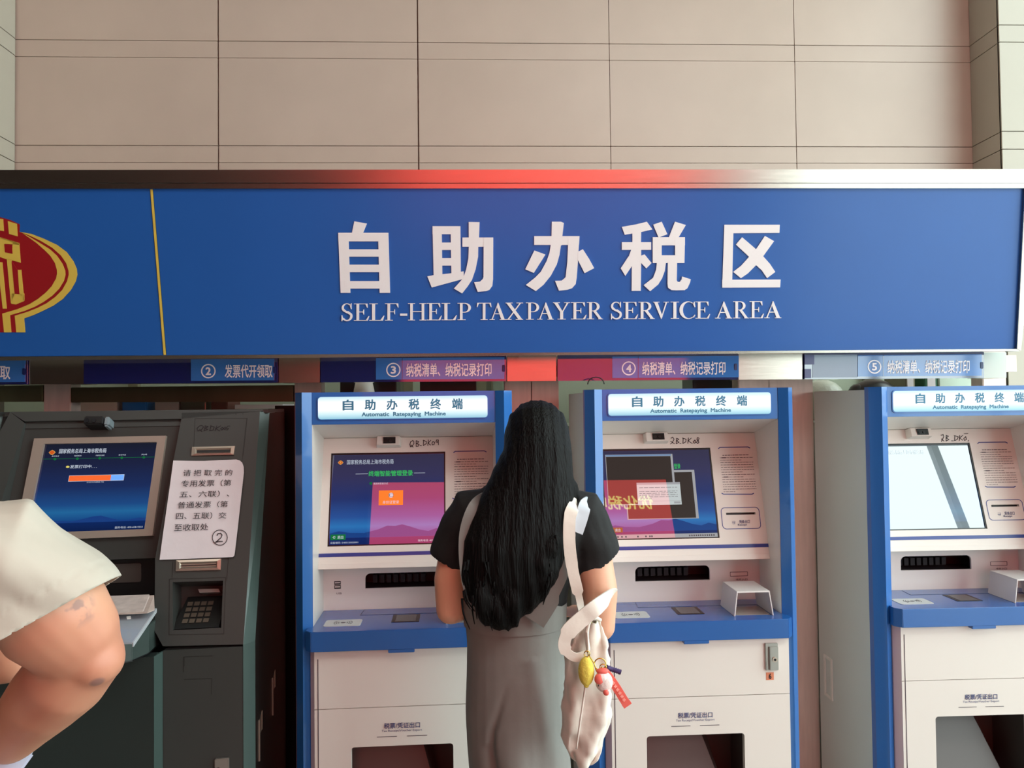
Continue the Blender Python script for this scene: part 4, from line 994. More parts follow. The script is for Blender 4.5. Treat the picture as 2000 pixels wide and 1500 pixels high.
# panel under the screen, print outlet, shelf
kpoly(cv, [(-60, 1088), (306, 1080), (303, 1172), (-60, 1178)], 0, -.02, 'lower_fascia', KSIDE)
kpoly(cs, [(-60, 1088), (304, 1078), (303, 1090), (-60, 1102)], .0, -.035, 'fascia_lip', DOCK)
mb = MB(); q = uvp(cv, (150, 1104), (276.5, 1101), (276, 1136), (150, 1141)); cv.poly(mb, rrect(q[0][0]-.16, q[1][0], q[2][1], q[0][1], .007), .004, 0)
part('name_plate', mb, mat('brown_grey_plate', (92, 84, 80), .35, .3), K)
kpoly(cv, [(150, 1087), (192, 1086), (198, 1092.5), (154, 1093.5)], .02, .0, 'sensor_strip', mat('sensor_grey', (64, 66, 68), .3))
kc2 = lambda x, y: cd2.uv(x, y)
zt = .945; zb = .862
lx = cd.uv(303, 1240)[0]
lo = [(-KW, .2), (-KW, -.115), (lx-.10, -.115), (lx-.065, -.110), (lx-.035, -.093), (lx-.008, -.03), (lx-.008, .2)]
part('shelf', MB().prism([(x, y, zb) for x, y in lo], [(x, y, zt) for x, y in lo]), mat('shelf_teal', (64, 76, 73), .35), K, bevel=.002)
part('shelf_base', MB().prism([(x*1.0, y+.004, zb-.004) for x, y in lo], [(x, y+.004, zb) for x, y in lo]), BLACKP, K)
# lower doors
ra = cd.uv(318, 1300)[0]
part('right_door', MB().box(ra, -.001, 0, .03, .02, .858), DOCK, K, bevel=.0015)
la = cd2.uv(300.5, 1300)[0]
part('left_door', MB().box(-KW, la, -.045, .0, .02, .855), mat('dark_kiosk_door', (42, 50, 48), .4), K, bevel=.0015)
part('door_chamfer', MB().hexa([(la, -.044, .02), (la, -.044, .855), (ra, .001, .855), (ra, .001, .02)], [(la, -.01, .02), (la, -.01, .855), (ra, .02, .855), (ra, .02, .02)]), TEAL, K)
part('left_side_foot', MB().box(-KW, 0, .03, .5, 0, .02), BLACKP, K)
mb = MB()
for pth in ([(360, 1300), (360, 1283), (415, 1281)], [(358, 1313), (358, 1283)], [(360, 1327), (414, 1325), (413, 1356)]):
    cd.stroke(mb, uvp(cd, *pth), .0012, .0006)
part('engraved_line', mb, KSIDE, K)
mb = MB(); q = uvp(cd, (421, 1560), (448.5, 1478)); cd.slab(mb, q[0][0], q[1][0], q[0][1], q[1][1], .012, 0); lk = part('lock_plate', mb, MATS['lock_chrome'], K, bevel=.002)
mb = MB(); c = cd.uv(428, 1500); mb.tube([cd.pt(c[0], c[1], .012), cd.pt(c[0], c[1], .0145)], .007, 16); part('lock_cylinder', mb, BLACKP, lk)
# grip plates on the black side
for (y0, z0) in ((.09, .555), (.33, .605)):
    mb = MB(); hh = .09
    mb.box(xr, xr+.004, y0, y0+.006, z0-hh, z0+.04).box(xr, xr+.002, y0+.05, y0+.056, z0-.01, z0+.05)
    mb.hexa([(xr, y0+.006, z0+.03), (xr, y0+.05, z0+.05), (xr, y0+.05, z0-.01), (xr, y0+.006, z0-.01)], [(xr+.001, y0+.006, z0+.03), (xr+.001, y0+.05, z0+.05), (xr+.001, y0+.05, z0-.01), (xr+.001, y0+.006, z0-.01)])
    part('side_grip', mb, SILV, K)
# camera pod
c = ck.uv(197, 830)
mb = MB(); ck.slab(mb, c[0]-.038, c[0]+.020, c[1]-.012, c[1]+.016, .045, -.03); cp = part('camera_pod', mb, BLACKP, K, bevel=.003)
mb = MB(); ck.slab(mb, c[0]+.016, c[0]+.037, c[1]-.014, c[1]+.020, .03, -.02); part('camera_cap', mb, mat('pale_camera_cap', (128, 142, 148), .3), cp, bevel=.006)
mb = MB()
for dx in (-.028, -.006): mb.tube([ck.pt(c[0]+dx, c[1], .045), ck.pt(c[0]+dx, c[1], .049)], .0075, 14)
part('camera_lens', mb, mat('lens_glass', (30, 30, 34), .05), cp)
K.matrix_world = MK
K2 = copy_tree(K); K2.matrix_world = MK @ Matrix.Translation((-KW-.06, 0, 0))
K2['label'] = 'second dark kiosk of which only a corner shows at the left edge'
for o in (K, K2): o['group'] = 'dark invoice kiosks'

# paper notice taped on the kiosk
pn_ = thing('paper_notice', 'white paper notice with black print and a handwritten circled 2, on the dark kiosk', 'notice')
pts = [(340, 901), (400, 901.5), (462, 898.5)] + [(469, 900.5), (474, 905), (477, 913), (477.5, 925), (460, 1080), (459, 1086), (456, 1089), (400, 1091), (313, 1094)]
bm = bmesh.new()
uvs = uvp(ck, *pts); lo_ = min(u for u, v in uvs); hi_ = max(u for u, v in uvs)
vs = [bm.verts.new((u, v, 0)) for u, v in uvs]; bm.faces.new(vs)
bmesh.ops.triangulate(bm, faces=bm.faces[:])
bmesh.ops.subdivide_edges(bm, edges=bm.edges[:], cuts=3, use_grid_fill=True)
for v in bm.verts:
    u, w_ = v.co.x, v.co.y; v.co = ck.pt(u, w_, .0075+.0012*math.sin(u*38)+.001*math.sin(w_*30+u*14)+.003*max(0, (u-hi_+.04)/.04))
bmesh.ops.recalc_face_normals(bm, faces=bm.faces[:])
me = bpy.data.meshes.new('sheet'); bm.to_mesh(me); bm.free(); me.materials.append(PAPER)
me.polygons.foreach_set('use_smooth', [True]*len(me.polygons)); link('sheet', me, pn_)
def nz(p): return (280+p[0]/4.6875, 800+p[1]/4.6875)
rows = [('请 把 取 完 的', (378,560),(825,558),(818,612),(372,618)), ('专用发票（第', (362,655),(815,648),(808,706),(355,718)), ('五、六联）、', (345,755),(800,748),(793,806),(338,815)),
        ('普通发票（第', (328,852),(785,842),(778,900),(322,914)), ('四、五联）交', (312,950),(770,946),(765,1005),(306,1015)), ('至收取处', (296,1055),(605,1048),(600,1110),(290,1122))]
for t_, a, b, c, d in rows: text_px('lettering', ck, t_, nz(a), nz(b), nz(c), nz(d), PEN, pn_, n=.0118)
mb = MB()
cc_ = [nz((708+68*math.cos(t), 1178+68*math.sin(t)*1.02)) for t in [i*2*PI/22 for i in range(23)]]
ck.stroke(mb, uvp(ck, *cc_), .0022, .0118)
ck.stroke(mb, uvp(ck, *[nz(p) for p in [(682,1160),(692,1142),(715,1138),(728,1155),(718,1180),(668,1222),(690,1215),(732,1212)]]), .0028, .0118)
part('handwritten_number', mb, PEN, pn_)
pn_.matrix_world = MK
# print tray with papers on the shelf
tray = thing('document_tray', 'clear plastic tray with a slanted corner on the kiosk shelf', 'tray')
PL = mat('frosted_plastic', (170, 176, 186), .2, coat=.5)
tp = lambda px, py, z: (lambda c_, d_: c_ + d_*((z-c_.z)/d_.z))(ck.c, ck.Mi @ ray(px, py))
q = [tp(150, 1204, 1.0), tp(304, 1188, 1.0), tp(258, 1255, .965), tp(150, 1258, .965)]
part('tray_sheet', MB().prism(q, [p-Vector((0, 0, .004)) for p in q]), PL, tray)
q2 = [tp(304, 1188, 1.0), tp(304, 1188, 1.0)-Vector((0, 0, .012)), tp(258, 1255, .965)-Vector((0, 0, .012)), tp(258, 1255, .965)]
part('tray_edge', MB().prism(q2, [p+Vector((.004, -.002, 0)) for p in q2]), mat('tray_edge_plastic', (210, 214, 220), .2), tray)
part('tray_foot', MB().box(q[0].x, q[0].x+.04, -.06, .1, .946, .985), PL, tray)
q = [tp(200, 1208, 1.004), tp(206, 1200, 1.01)]
part('paper_clip', MB().prism([tp(247, 1206, 1.006), tp(255, 1205, 1.006), tp(256, 1209, 1.006), tp(248, 1209.5, 1.006)], [p+Vector((0, 0, .003)) for p in (tp(247, 1206, 1.006), tp(255, 1205, 1.006), tp(256, 1209, 1.006), tp(248, 1209.5, 1.006))]), WHITEP, tray)
tray.matrix_world = MK
pap = thing('printed_papers', 'pale patterned invoice papers lying on the clear kiosk tray', 'papers')
q = [tp(150, 1170, 1.03), tp(301, 1164.5, 1.03), tp(302, 1192, 1.008), tp(288, 1198, 1.008), tp(150, 1205, 1.008)]
q = [Vector((p.x, min(p.y, .19), p.z)) for p in q]
part('sheet', MB().prism(q, [p+Vector((0, 0, .003)) for p in q]), mat('patterned_paper', (196, 176, 166), .6, noise=.22, nscale=26), pap)
q = [p+Vector((-.015, .004, .0035)) for p in q]
part('sheet', MB().prism(q, [p+Vector((0, 0, .0015)) for p in q]), mat('patterned_paper_top', (206, 190, 182), .6, noise=.18, nscale=34), pap)
pap.matrix_world = MK

# ------------------------------------------------------------------ office clutter seen through the gap behind the frame
cab = thing('storage_cabinet', 'pale grey-green office cabinet row behind the steel frame', 'cabinet')
CABM = mat('cabinet_grey_green', (168, 174, 158), .5, noise=.05, nscale=4)
part('carcass', MB().box(-2.3, 2.5, 3.22, 3.70, 0, 1.50), CABM, cab)
for i in range(6):
    part('door', MB().box(-2.29+i*.8, -1.51+i*.8, 3.20, 3.219, .05, 1.46), CABM, cab, bevel=.002)
scn = thing('partition', 'pale green office partition behind the cabinets', 'partition')
part('panel', MB().box(-2.3, 2.55, 3.80, 3.85, 0, 1.95), mat('partition_green', (164, 172, 152), .6), scn)
for x in (-1.7, -.52, -.38, -.02, .05, 1.32, 1.42, 1.92):
    part('upright', MB().box(x, x+.045, 3.77, 3.80, 0, 1.97), mat('olive_upright', (120, 114, 90), .5), scn)
def cx(px, Y): return at(px, 755, Y).x
def item_box(name, label, cat, px0, px1, z1, M, Y=3.35, d=.18, z0=1.50, parts=None, grp='things on the office cabinets'):
    a, b = cx(px0, Y), cx(px1, Y)
    t = thing(name, label, cat, ((a+b)/2, Y, z0), group=None)
    w = (b-a)/2
    part('body', MB().box(-w, w, 0, d, 0, z1-z0), M, t, bevel=.004)
    if parts == 'spine': part('spine_label', MB().box(-w*.6, w*.6, -.002, 0, .06, (z1-z0)-.03), PAPER, t)
    if parts == 'screen': part('stand', MB().box(-.05, .05, .02, .1, -.0, .02), BLACKP, t)
    return t
item_box('document_box', 'pink-white document box on the cabinet behind the dark kiosk', 'box', 152, 228, 1.66, mat('pinkish_box', (190, 160, 150), .6))
b_ = item_box('storage_tin', 'blue round-cornered tin between the pale boxes', 'tin', 238, 286, 1.66, mat('blue_tin', (40, 96, 160), .3))
item_box('document_box', 'dull pink box beside the blue tin', 'box', 302, 349, 1.66, mat('dull_pink_box', (160, 140, 136), .6))
item_box('steel_box', 'shiny steel box right of the dull pink box', 'box', 352, 402, 1.66, STEEL)
item_box('file_case', 'dark red file case beside the steel box', 'case', 412, 444, 1.63, mat('dark_red_case', (96, 52, 44), .5))
pp = thing('paper_stack', 'loose stack of white papers near the last beam end', 'papers', (cx(500, 3.35), 3.35, 1.50))
for i in range(5): part('sheet', MB().box(-.09+.01*(i % 2), .09+.006*i, 0, .2, i*.022, i*.022+.018), PAPER, pp)
item_box('monitor', 'black monitor back left of the white vase', 'monitor', 664, 694, 1.72, BLACKP, parts='screen')
t = thing('vase', 'white rounded vase between black monitors behind the first machine', 'vase', (cx(711, 3.3), 3.3, 1.50))
mb = MB().tube([(0, 0, .001), (0, 0, .06), (0, 0, .12), (0, 0, .165), (0, 0, .2)], [.030, .045, .05, .043, .035], 20); part('body', mb, WHITEP, t, smooth=True)
item_box('monitor', 'black monitor back right of the white vase', 'monitor', 728, 774, 1.72, BLACKP, parts='screen')
item_box('monitor', 'wide black monitor behind the login machine header', 'monitor', 820, 930, 1.72, BLACKP, parts='screen')
t = item_box('wall_card', 'pale green printed card at the steel post', 'card', 962, 984, 1.72, mat('pale_green_card', (176, 196, 178), .6), d=.02)
cp_ = Plane((t.location.x, 3.35, 0), (1, 0, 0), (0, 0, 1)); 
item_box('monitor', 'black monitor with a pink sticker behind the middle machine', 'monitor', 1353, 1442, 1.73, BLACKP, parts='screen')
t = thing('cable_coil', 'small dark coil of cable on top of the middle machine', 'cable', (cx(1165, 2.75), 2.75, 1.656))
mb = MB().tube([(.03*math.cos(a), .012, .008+.026*math.sin(a)) for a in [i*PI/10 for i in range(11)]], .0022, 6); part('cable', mb, BLACKP, t, smooth=True)
def lump(name, label, cat, px, Y, z, r, M, seed):
    t = thing(name, label, cat, (cx(px, Y), Y, z)); rr = random.Random(seed)
    mb = MB(); ell(mb, (0, 0, r[2]), r, 10)
    for i in range(4): ell(mb, (rr.uniform(-1, 1)*r[0]*.7, rr.uniform(-.4, .4)*r[1], r[2]*rr.uniform(.8, 1.3)), (r[0]*.35, r[1]*.5, r[2]*.5), 8)
    part('body', mb, M, t, smooth=True)
lump('plastic_bag', 'crumpled clear-white plastic bag behind the last steel post', 'bag', 1604, 3.35, 1.50, (.10, .1, .095), mat('crumpled_plastic', (200, 204, 190), .25, bump=.8, nscale=20), 2)
lump('handbag', 'black soft bag behind the label numbered 5', 'bag', 1705, 3.35, 1.50, (.11, .1, .095), BLACKP, 5)
item_box('binder', 'dark olive binder right of the black soft bag', 'binder', 1768, 1788, 1.73, MATS['olive_upright'], parts='spine')
item_box('binder', 'dark green binder beside the white box', 'binder', 1806, 1832, 1.73, mat('green_binder', (40, 96, 66), .5), parts='spine')
item_box('document_box', 'pale mint box right of the green binder', 'box', 1834, 1898, 1.71, mat('mint_box', (196, 212, 196), .5))

# ------------------------------------------------------------------ woman seen from behind
Y0 = 1.92
def w(px, py, Y=Y0): return at(px, py, Y)
wom = thing('person', 'person with long black hair, black tee and grey pinafore at a machine', 'person', (w(1020, 1400).x, Y0, 0))
wom['label'] = 'person with long black hair and grey pinafore, seen from behind at a machine'
def rel(mb): 
    return mb
W0 = Vector(wom.location)
hx = w(1035, 900).x
mb = MB()
neck = Vector((w(1022, 960).x, Y0+.0, 1.36))
# torso with waist and hips, as stacked ellipses
tor = [(w(1012, 1425), .105, .090), (w(1010, 1380), .112, .104), (w(1009, 1310), .114, .112), (w(1007, 1235), .112, .095), (w(1006, 1170), .116, .090), (w(1012, 1080), .150, .100), (w(1020, 1020), .165, .095), (w(1023, 985), .110, .070)]
tube_e(mb, tor, 20)
limb(mb, [(w(1024, 1000), .060), (w(1026, 950), .052), (w(1030, 900), .052)])
hc = Vector((w(1047, 862).x, Y0-.0, w(1046, 876).z))
ell(mb, hc, (.072, .092, .105))
ell(mb, hc+Vector((0, .03, -.06)), (.052, .06, .055)); ell(mb, hc+Vector((0, .098, -.02)), (.011, .016, .018), 8)
for s in (-1, 1): ell(mb, hc+Vector((s*.073, .01, -.012)), (.01, .02, .03), 8)
ell(mb, hc+Vector((0, .088, -.055)), (.024, .012, .008), 8)
shl, shr = w(915, 1012), w(1140, 1015)
el_l, el_r = w(880, 1190, Y0-.02), w(1172, 1222, Y0-.04)
limb(mb, [(w(985, 1012), .060), (shl, .056), (w(893, 1080), .046), (el_l+Vector((0, 0, .07)), .041), (el_l, .036)])
hl_ = w(955, 1163, Y0+.34); limb(mb, [(el_l, .037), (w(912, 1180, Y0+.10), .036), (w(938, 1170, Y0+.22), .027), (hl_, .021)])
limb(mb, [(w(1060, 1010), .062), (shr, .060), (w(1158, 1090), .049), (el_r+Vector((0, 0, .08)), .045), (el_r, .037)])
hr_ = w(1120, 1195, Y0+.34); limb(mb, [(el_r, .038), (w(1160, 1215, Y0+.10), .037), (w(1138, 1200, Y0+.24), .027), (hr_, .021)])
def hand(mb, wrist, fwd, side, up, sc_=1.0, curl=.25):
    """palm, four bent fingers of different lengths and a thumb leaving the palm's side"""
    fwd, side, up = fwd.normalized(), side.normalized(), up.normalized()
    pc = wrist+fwd*.05*sc_
    tube_e(mb, [(wrist, .022*sc_, .016*sc_, side), (wrist+fwd*.03*sc_, .032*sc_, .015*sc_, side), (wrist+fwd*.075*sc_, .040*sc_, .013*sc_, side)], 12)
    for i, (o, L) in enumerate(((-.030, .062), (-.010, .074), (.010, .070), (.029, .055))):
        b = wrist+fwd*.070*sc_+side*o*sc_; d1 = (fwd-up*curl*.6).normalized(); d2 = (fwd-up*curl*2.2).normalized(); d3 = (fwd-up*curl*4).normalized()
        p1 = b+d1*L*.45*sc_; p2 = p1+d2*L*.32*sc_; p3 = p2+d3*L*.23*sc_
        limb(mb, [(b, .0088*sc_), (p1, .0085*sc_), (p2, .0078*sc_), (p3, .0062*sc_)], 8)
    b = wrist+fwd*.022*sc_-side*.026*sc_; p1 = b+(fwd*.6-side*.8).normalized()*.035*sc_; p2 = p1+(fwd-side*.25-up*.2).normalized()*.03*sc_
    limb(mb, [(b, .012*sc_), (p1, .0100*sc_), (p2, .0078*sc_)], 8)
hand(mb, hl_, Vector((.12, 1, -.25)), Vector((-1, 0, 0))*-1, Vector((0, .2, 1)), .92)
hand(mb, hr_, Vector((-.3, 1, -.2)), Vector((-1, 0, 0)), Vector((0, .2, 1)), .92)
hips = w(1005, 1440)
for s, kx in ((-1, 985), (1, 1052)):
    hp = Vector((hips.x+s*.048, Y0, .80)); kn = Vector((w(kx, 1500).x, Y0+.01, .47)); an = Vector((kn.x+s*.01, Y0-.02, .09))
    limb(mb, [(hp, .062), (hp*.5+kn*.5, .060), (kn, .050), (kn*.55+an*.45+Vector((0, -.02, 0)), .050), (an, .034)])
    ft = an+Vector((s*.01, .14, -.055)); limb(mb, [(an+Vector((0, -.03, -.05)), .034), (an+Vector((0, .05, -.045)), .036), (ft, .028)])
body = fuse('body', mb, .0065, SKIN2, None, 5)
# garments are shells a little outside the body
mb = MB()
tee = [(w(1006, 1205), .122, .102), (w(1006, 1165), .128, .100), (w(1012, 1080), .155, .110), (w(1020, 1020), .175, .106), (w(1023, 985), .118, .080)]
tube_e(mb, tee, 20)
limb(mb, [(w(985, 1006), .070), (w(918, 1008), .069), (w(893, 1058), .062), (w(884, 1088), .058)])
limb(mb, [(w(1060, 1006), .072), (w(1138, 1010), .072), (w(1158, 1062), .066), (w(1163, 1098), .062)])
HL = w(860, 1089); HR = w(1192, 1082)
tsh = fuse('tshirt', mb, .0065, TEE, None, 3, disp=lambda c, n: .0022*math.sin(c.z*70+c.x*30), cut=lambda c: max(min(.15-abs(c.x-W0.x), 1.07-c.z), min(HL.x+.075-c.x, HL.z-.56*(c.x-HL.x)-c.z), min(c.x-HR.x+.07, HR.z+.78*(c.x-HR.x)-c.z)))
# pinafore: bib back, skirt part to below the knee, with a shallow centre pleat
mb = MB()
sk = [(w(1015, 1500)+Vector((0, 0, -.42)), .165, .14), (w(1015, 1500)+Vector((0, 0, -.2)), .145, .135), (w(1016, 1500), .124, .132), (w(1012, 1440), .126, .136), (w(1010, 1380), .128, .136), (w(1009, 1310), .124, .126), (w(1008, 1250), .122, .114), (w(1006, 1195), .126, .108)]
tube_e(mb, sk, 28)
def pleat(c, n):
    x = c.x-W0.x; z = c.z; d = 0
    if n.y < -.1:
        pth = [(w(980, 1510), .026), (w(962, 1470), .022), (w(956, 1430), .016), (w(960, 1390), .010), (w(975, 1340), .005), (w(992, 1290), .0)]
        for (pa, da), (pb, db) in zip(pth, pth[1:]):
            if pa.z <= z < pb.z or (pa is pth[0][0] and z < pa.z):
                k_ = max(0, (z-pa.z)/(pb.z-pa.z)); gx = pa.x+(pb.x-pa.x)*k_-W0.x; dd = da+(db-da)*k_
                d -= dd*math.exp(-((x-gx)/(.008+.2*dd*(1 if z < .80 else 0)))**2)
                d += .6*dd*math.exp(-((x-gx-.05)/.04)**2)
        d += .0025*math.sin(x*55+z*12)*max(0, min(1, (1.0-z)*3))
        d += .004*math.exp(-((x-.04+(z-.9)*.2)/.02)**2)*(1 if z < 1 else 0)
    return d
pin = fuse('pinafore_skirt', mb, .0065, GREYC, None, 4, disp=pleat, cut=lambda c: max(.30-c.z, c.z-w(0, 1190).z-.012))
# straps crossing up the back
def ribbon(name, pts, width, thick, M, parent, smooth=True, face=Vector((0, -1, 0))):
    mb = MB(); P_ = [Vector(p) for p in pts]; rings = []
    for i, p in enumerate(P_):
        t = (P_[min(i+1, len(P_)-1)]-P_[max(i-1, 0)]).normalized()
        fc = face[i] if isinstance(face, list) else face
        a = t.cross(fc).normalized(); b = a.cross(t).normalized()
        ww = width[i] if isinstance(width, list) else width
        rings.append([p-a*ww/2-b*thick/2, p+a*ww/2-b*thick/2, p+a*ww/2+b*thick/2, p-a*ww/2+b*thick/2])
    vs = [v for r in rings for v in r]; n = len(rings)
    fs = [(i*4+j, i*4+(j+1) % 4, (i+1)*4+(j+1) % 4, (i+1)*4+j) for i in range(n-1) for j in range(4)] + [(0, 1, 2, 3), tuple((n-1)*4+j for j in (3, 2, 1, 0))]
    mb.add(vs, fs); o = part(name, mb, M, parent, smooth=True); o.data.set_sharp_from_angle(angle=.7); return o
def smoothpts(pts, k=5):
    P_ = [Vector(p) for p in pts]; out = []
    for i in range(len(P_)-1):
        p0, p1, p2, p3 = P_[max(i-1, 0)], P_[i], P_[i+1], P_[min(i+2, len(P_)-1)]
        for j in range(k):
            t = j/k; out.append(.5*((2*p1)+(-p0+p2)*t+(2*p0-5*p1+4*p2-p3)*t*t+(-p0+3*p1-3*p2+p3)*t**3))
    return out+[P_[-1]]
st_r = ribbon('strap', smoothpts([w(1098, 978, Y0-.01), w(1102, 990, Y0-.085), w(1100, 1040, Y0-.118), w(1085, 1100, Y0-.125), w(1058, 1160, Y0-.122), w(1030, 1205, Y0-.122)]), [.04]*5+[.045]*5+[.06]*5+[.075]*5+[.09]*6, .006, GREYC, wom)
st_l = ribbon('strap', smoothpts([w(950, 975, Y0-.01), w(930, 992, Y0-.085), w(914, 1040, Y0-.098), w(914, 1100, Y0-.112), w(925, 1160, Y0-.118), w(950, 1205, Y0-.122)]), .040, .006, GREYC, wom)
# bib between straps under the hair
mb = MB(); tube_e(mb, [(w(1007, 1255), .125, .116), (w(1006, 1205), .129, .113), (w(1005, 1160), .132, .111)], 24)
bib = fuse('pinafore_bib', mb, .007, GREYC, None, 3, cut=lambda c: max(c.y-Y0-.02, c.z-w(0, 1196).z-.35*max(0, .17-abs(c.x-w(960, 1150).x)), w(0, 1240).z-c.z))
# hair: a heavy fall with locks
mb = MB()
ell(mb, hc+Vector((.001, -.012, .012)), (.083, .100, .108), 18)
fall = [(w(1049, 840, Y0-.02), .078, .075), (w(1050, 885, Y0-.04), .086, .085), (w(1043, 930, Y0-.055), .099, .080), (w(1034, 980, Y0-.075), .114, .068), (w(1020, 1030, Y0-.10), .118, .052), (w(1000, 1085, Y0-.115), .118, .045), (w(988, 1135, Y0-.118), .106, .040), (w(982, 1180, Y0-.12), .082, .032), (w(982, 1212, Y0-.122), .042, .022)]
tube_e(mb, fall, 24)
rr = random.Random(11)
locks = [((945, 1090), (940, 1150), (950, 1200), (958, 1220)), ((960, 1080), (962, 1170), (985, 1215), (992, 1230)), ((1000, 1080), (1000, 1160), (1005, 1200), (1012, 1222)),
         ((1040, 1060), (1035, 1120), (1040, 1165), (1025, 1195)), ((1068, 1010), (1078, 1060), (1055, 1100), (1062, 1140)), ((1064, 1000), (1060, 1080), (1062, 1130), (1048, 1168)), ((1085, 900), (1106, 940), (1118, 968), (1112, 992))]
for L in locks:
    e_ = rr.uniform(0, .015); top = L is locks[-1]
    pts = smoothpts([w(x, y, Y0-(.04 if top and i_ < 1 else .07 if top else .095 if i_ == 0 else .128+e_)) for i_, (x, y) in enumerate(L)], 4)
    n = len(pts); limb(mb, [(p, .019*math.sin(PI*min(1, .22+.7*i/(n-1)))+.003) for i, p in enumerate(pts)], 10)
def strands(c, n):
    x = c.x-hc.x; z = c.z
    wv = math.sin(z*26)*max(0, (1.38-z))*.035
    a = math.atan2(x+wv, .16+(0 if z > 1.4 else .02))
    lo = max(0, min(1, (1.34-z)*4))
    return (.0009+.0014*lo)*math.sin(a*38+math.sin(z*7)*2)+.0007*math.sin(a*83+z*9)+.0032*lo*math.sin(x*24+z*21+2*math.sin(z*13))
hair = fuse('hair', mb, .0048, HAIR, None, 2, disp=strands)
mb = MB()
for k in range(46):
    x0 = rr.uniform(895, 1085); y0 = rr.uniform(1090, 1170); L = rr.uniform(30, 62); c_ = rr.uniform(-10, 14)
    if x0 > 1000: y0 -= (x0-1000)*.6
    pts = smoothpts([w(x0, y0, Y0-.15), w(x0+c_*.4, y0+L*.5, Y0-.155), w(x0+c_+(980-x0)*.12, y0+L, Y0-.145)], 3)
    mb.tube(pts, [.0035*(1-.7*i/(len(pts)-1)) for i in range(len(pts))], 5)
tips = part('hair_ends', mb, HAIR, None, smooth=True, kind='stuff')
for o in (body, tsh, pin, bib, hair, tips):
    o.parent = wom; o.matrix_parent_inverse = Matrix.Identity(4); o.location = -W0
for o in (st_r, st_l): o.location = -W0

# ------------------------------------------------------------------ canvas bag on her arm
YB_G = 1.70
def b(px, py, dy=0): return at(px, py, YB_G+dy)
bag = thing('tote_bag', 'off-white canvas tote bag hanging from the shoulder of the long-haired person', 'bag', tuple(b(1145, 1490)))
B0 = Vector(bag.location)
rows = [(1212, 1133, 1172, .020), (1235, 1118, 1178, .030), (1265, 1106, 1183, .036), (1300, 1102, 1187, .042), (1345, 1100, 1190, .048), (1390, 1099, 1192, .052), (1425, 1099, 1188, .050), (1452, 1102, 1180, .044), (1472, 1112, 1168, .034), (1487, 1128, 1155, .018)]
mb = MB(); N = 24; rings = []
for (y, xa, xb, th) in rows:
    a_, c_ = b(xa, y), b(xb, y); cc = (a_+c_)/2; hw = (c_-a_).length/2
    ring_ = []
    for j in range(N):
        t = 2*PI*j/N; ux = math.copysign(abs(math.cos(t))**.8, math.cos(t)); uy = math.copysign(abs(math.sin(t))**.9, math.sin(t))
        fold = .008*math.sin(t*5+y*.03)+.007*math.sin(y*.055+ux*5)
        ring_.append(cc-B0+Vector((ux*hw, uy*th+fold*(1 if uy < 0 else .3), 0)))
    rings.append(ring_)
vs = [v for r in rings for v in r]; n = len(rings)
fs = [(i*N+j, i*N+(j+1) % N, (i+1)*N+(j+1) % N, (i+1)*N+j) for i in range(n-1) for j in range(N)] + [tuple((n-1)*N+j for j in range(N))]
# inner lining so the mouth reads as open
cen = [sum(r, Vector())/N for r in rings[:3]]
inner = [[cen[k]+(q_-cen[k])*.86 for q_ in rings[k]] for k in range(3)]
o_ = len(vs); vs += [v for r in inner for v in r]
fs += [(j, (j+1) % N, o_+(j+1) % N, o_+j)[::-1] for j in range(N)] + [(o_+i*N+j, o_+i*N+(j+1) % N, o_+(i+1)*N+(j+1) % N, o_+(i+1)*N+j)[::-1] for i in range(2) for j in range(N)] + [tuple(o_+2*N+j for j in range(N))[::-1]]
mb.add(vs, fs)
me = mb.mesh('bag_body', CANVAS, True)
bb = link('bag_body', me, bag)
sub = bb.modifiers.new('s', 'SUBSURF'); sub.levels = 2; sub.render_levels = 2
tex = bpy.data.textures.new('folds', 'CLOUDS'); tex.noise_scale = .06
dm = bb.modifiers.new('d', 'DISPLACE'); dm.texture = tex; dm.strength = .034; dm.mid_level = .5; dm.texture_coords = 'LOCAL'
mb = MB(); mb.tube([v-B0 for v in smoothpts([b(1147, 1235, -.062), b(1149, 1290, -.072), b(1142, 1350, -.078), b(1133, 1410, -.078), b(1126, 1462, -.062)])], .0022, 6)
part('side_seam', mb, CANVAS, bag, smooth=True)
mb = MB(); mb.tube([v-B0 for v in smoothpts([b(1172, 1211, -.02), b(1160, 1206, -.045), b(1150, 1216, -.058), b(1146, 1240, -.058), b(1149, 1270, -.062)])], .0045, 8)
part('rolled_hem', mb, CANVAS, bag, smooth=True)
lf = lambda pts: [Vector(p)-B0 for p in smoothpts(pts)]
f_ = [Vector((0, -1, 0))]*60
ribbon('handle', lf([w(1124, 978, Y0+.02), w(1122, 985, Y0-.10), w(1113, 1010, Y0-.13), w(1112, 1060, Y0-.145), w(1118, 1110, Y0-.15), w(1127, 1150, Y0-.16), w(1133, 1178, Y0-.17), b(1135, 1212, .0)]), [.030]*10+[.028]*10+[.026]*7+[.016]*5+[.012]*4, .004, CANVAS, bag)
ribbon('handle', lf([b(1192, 1158, .14), b(1193, 1163, .02), b(1170, 1182, -.06), b(1140, 1206, -.07), b(1112, 1232, -.075), b(1102, 1256, -.075), b(1108, 1274, -.078), b(1125, 1284, -.078), b(1145, 1278, -.075)]), [.034]*22+[.026]*8+[.018]*11, .004, CANVAS, bag)
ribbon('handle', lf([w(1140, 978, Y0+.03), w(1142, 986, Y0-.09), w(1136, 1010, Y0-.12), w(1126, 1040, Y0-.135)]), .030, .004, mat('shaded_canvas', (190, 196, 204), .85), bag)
mb = MB(); mb.prism([b(1150, 1232, -.028)-B0, b(1163, 1232, -.02)-B0, b(1156, 1214, -.025)-B0], [b(1150, 1232, .0)-B0, b(1163, 1232, .0)-B0, b(1156, 1214, .0)-B0])
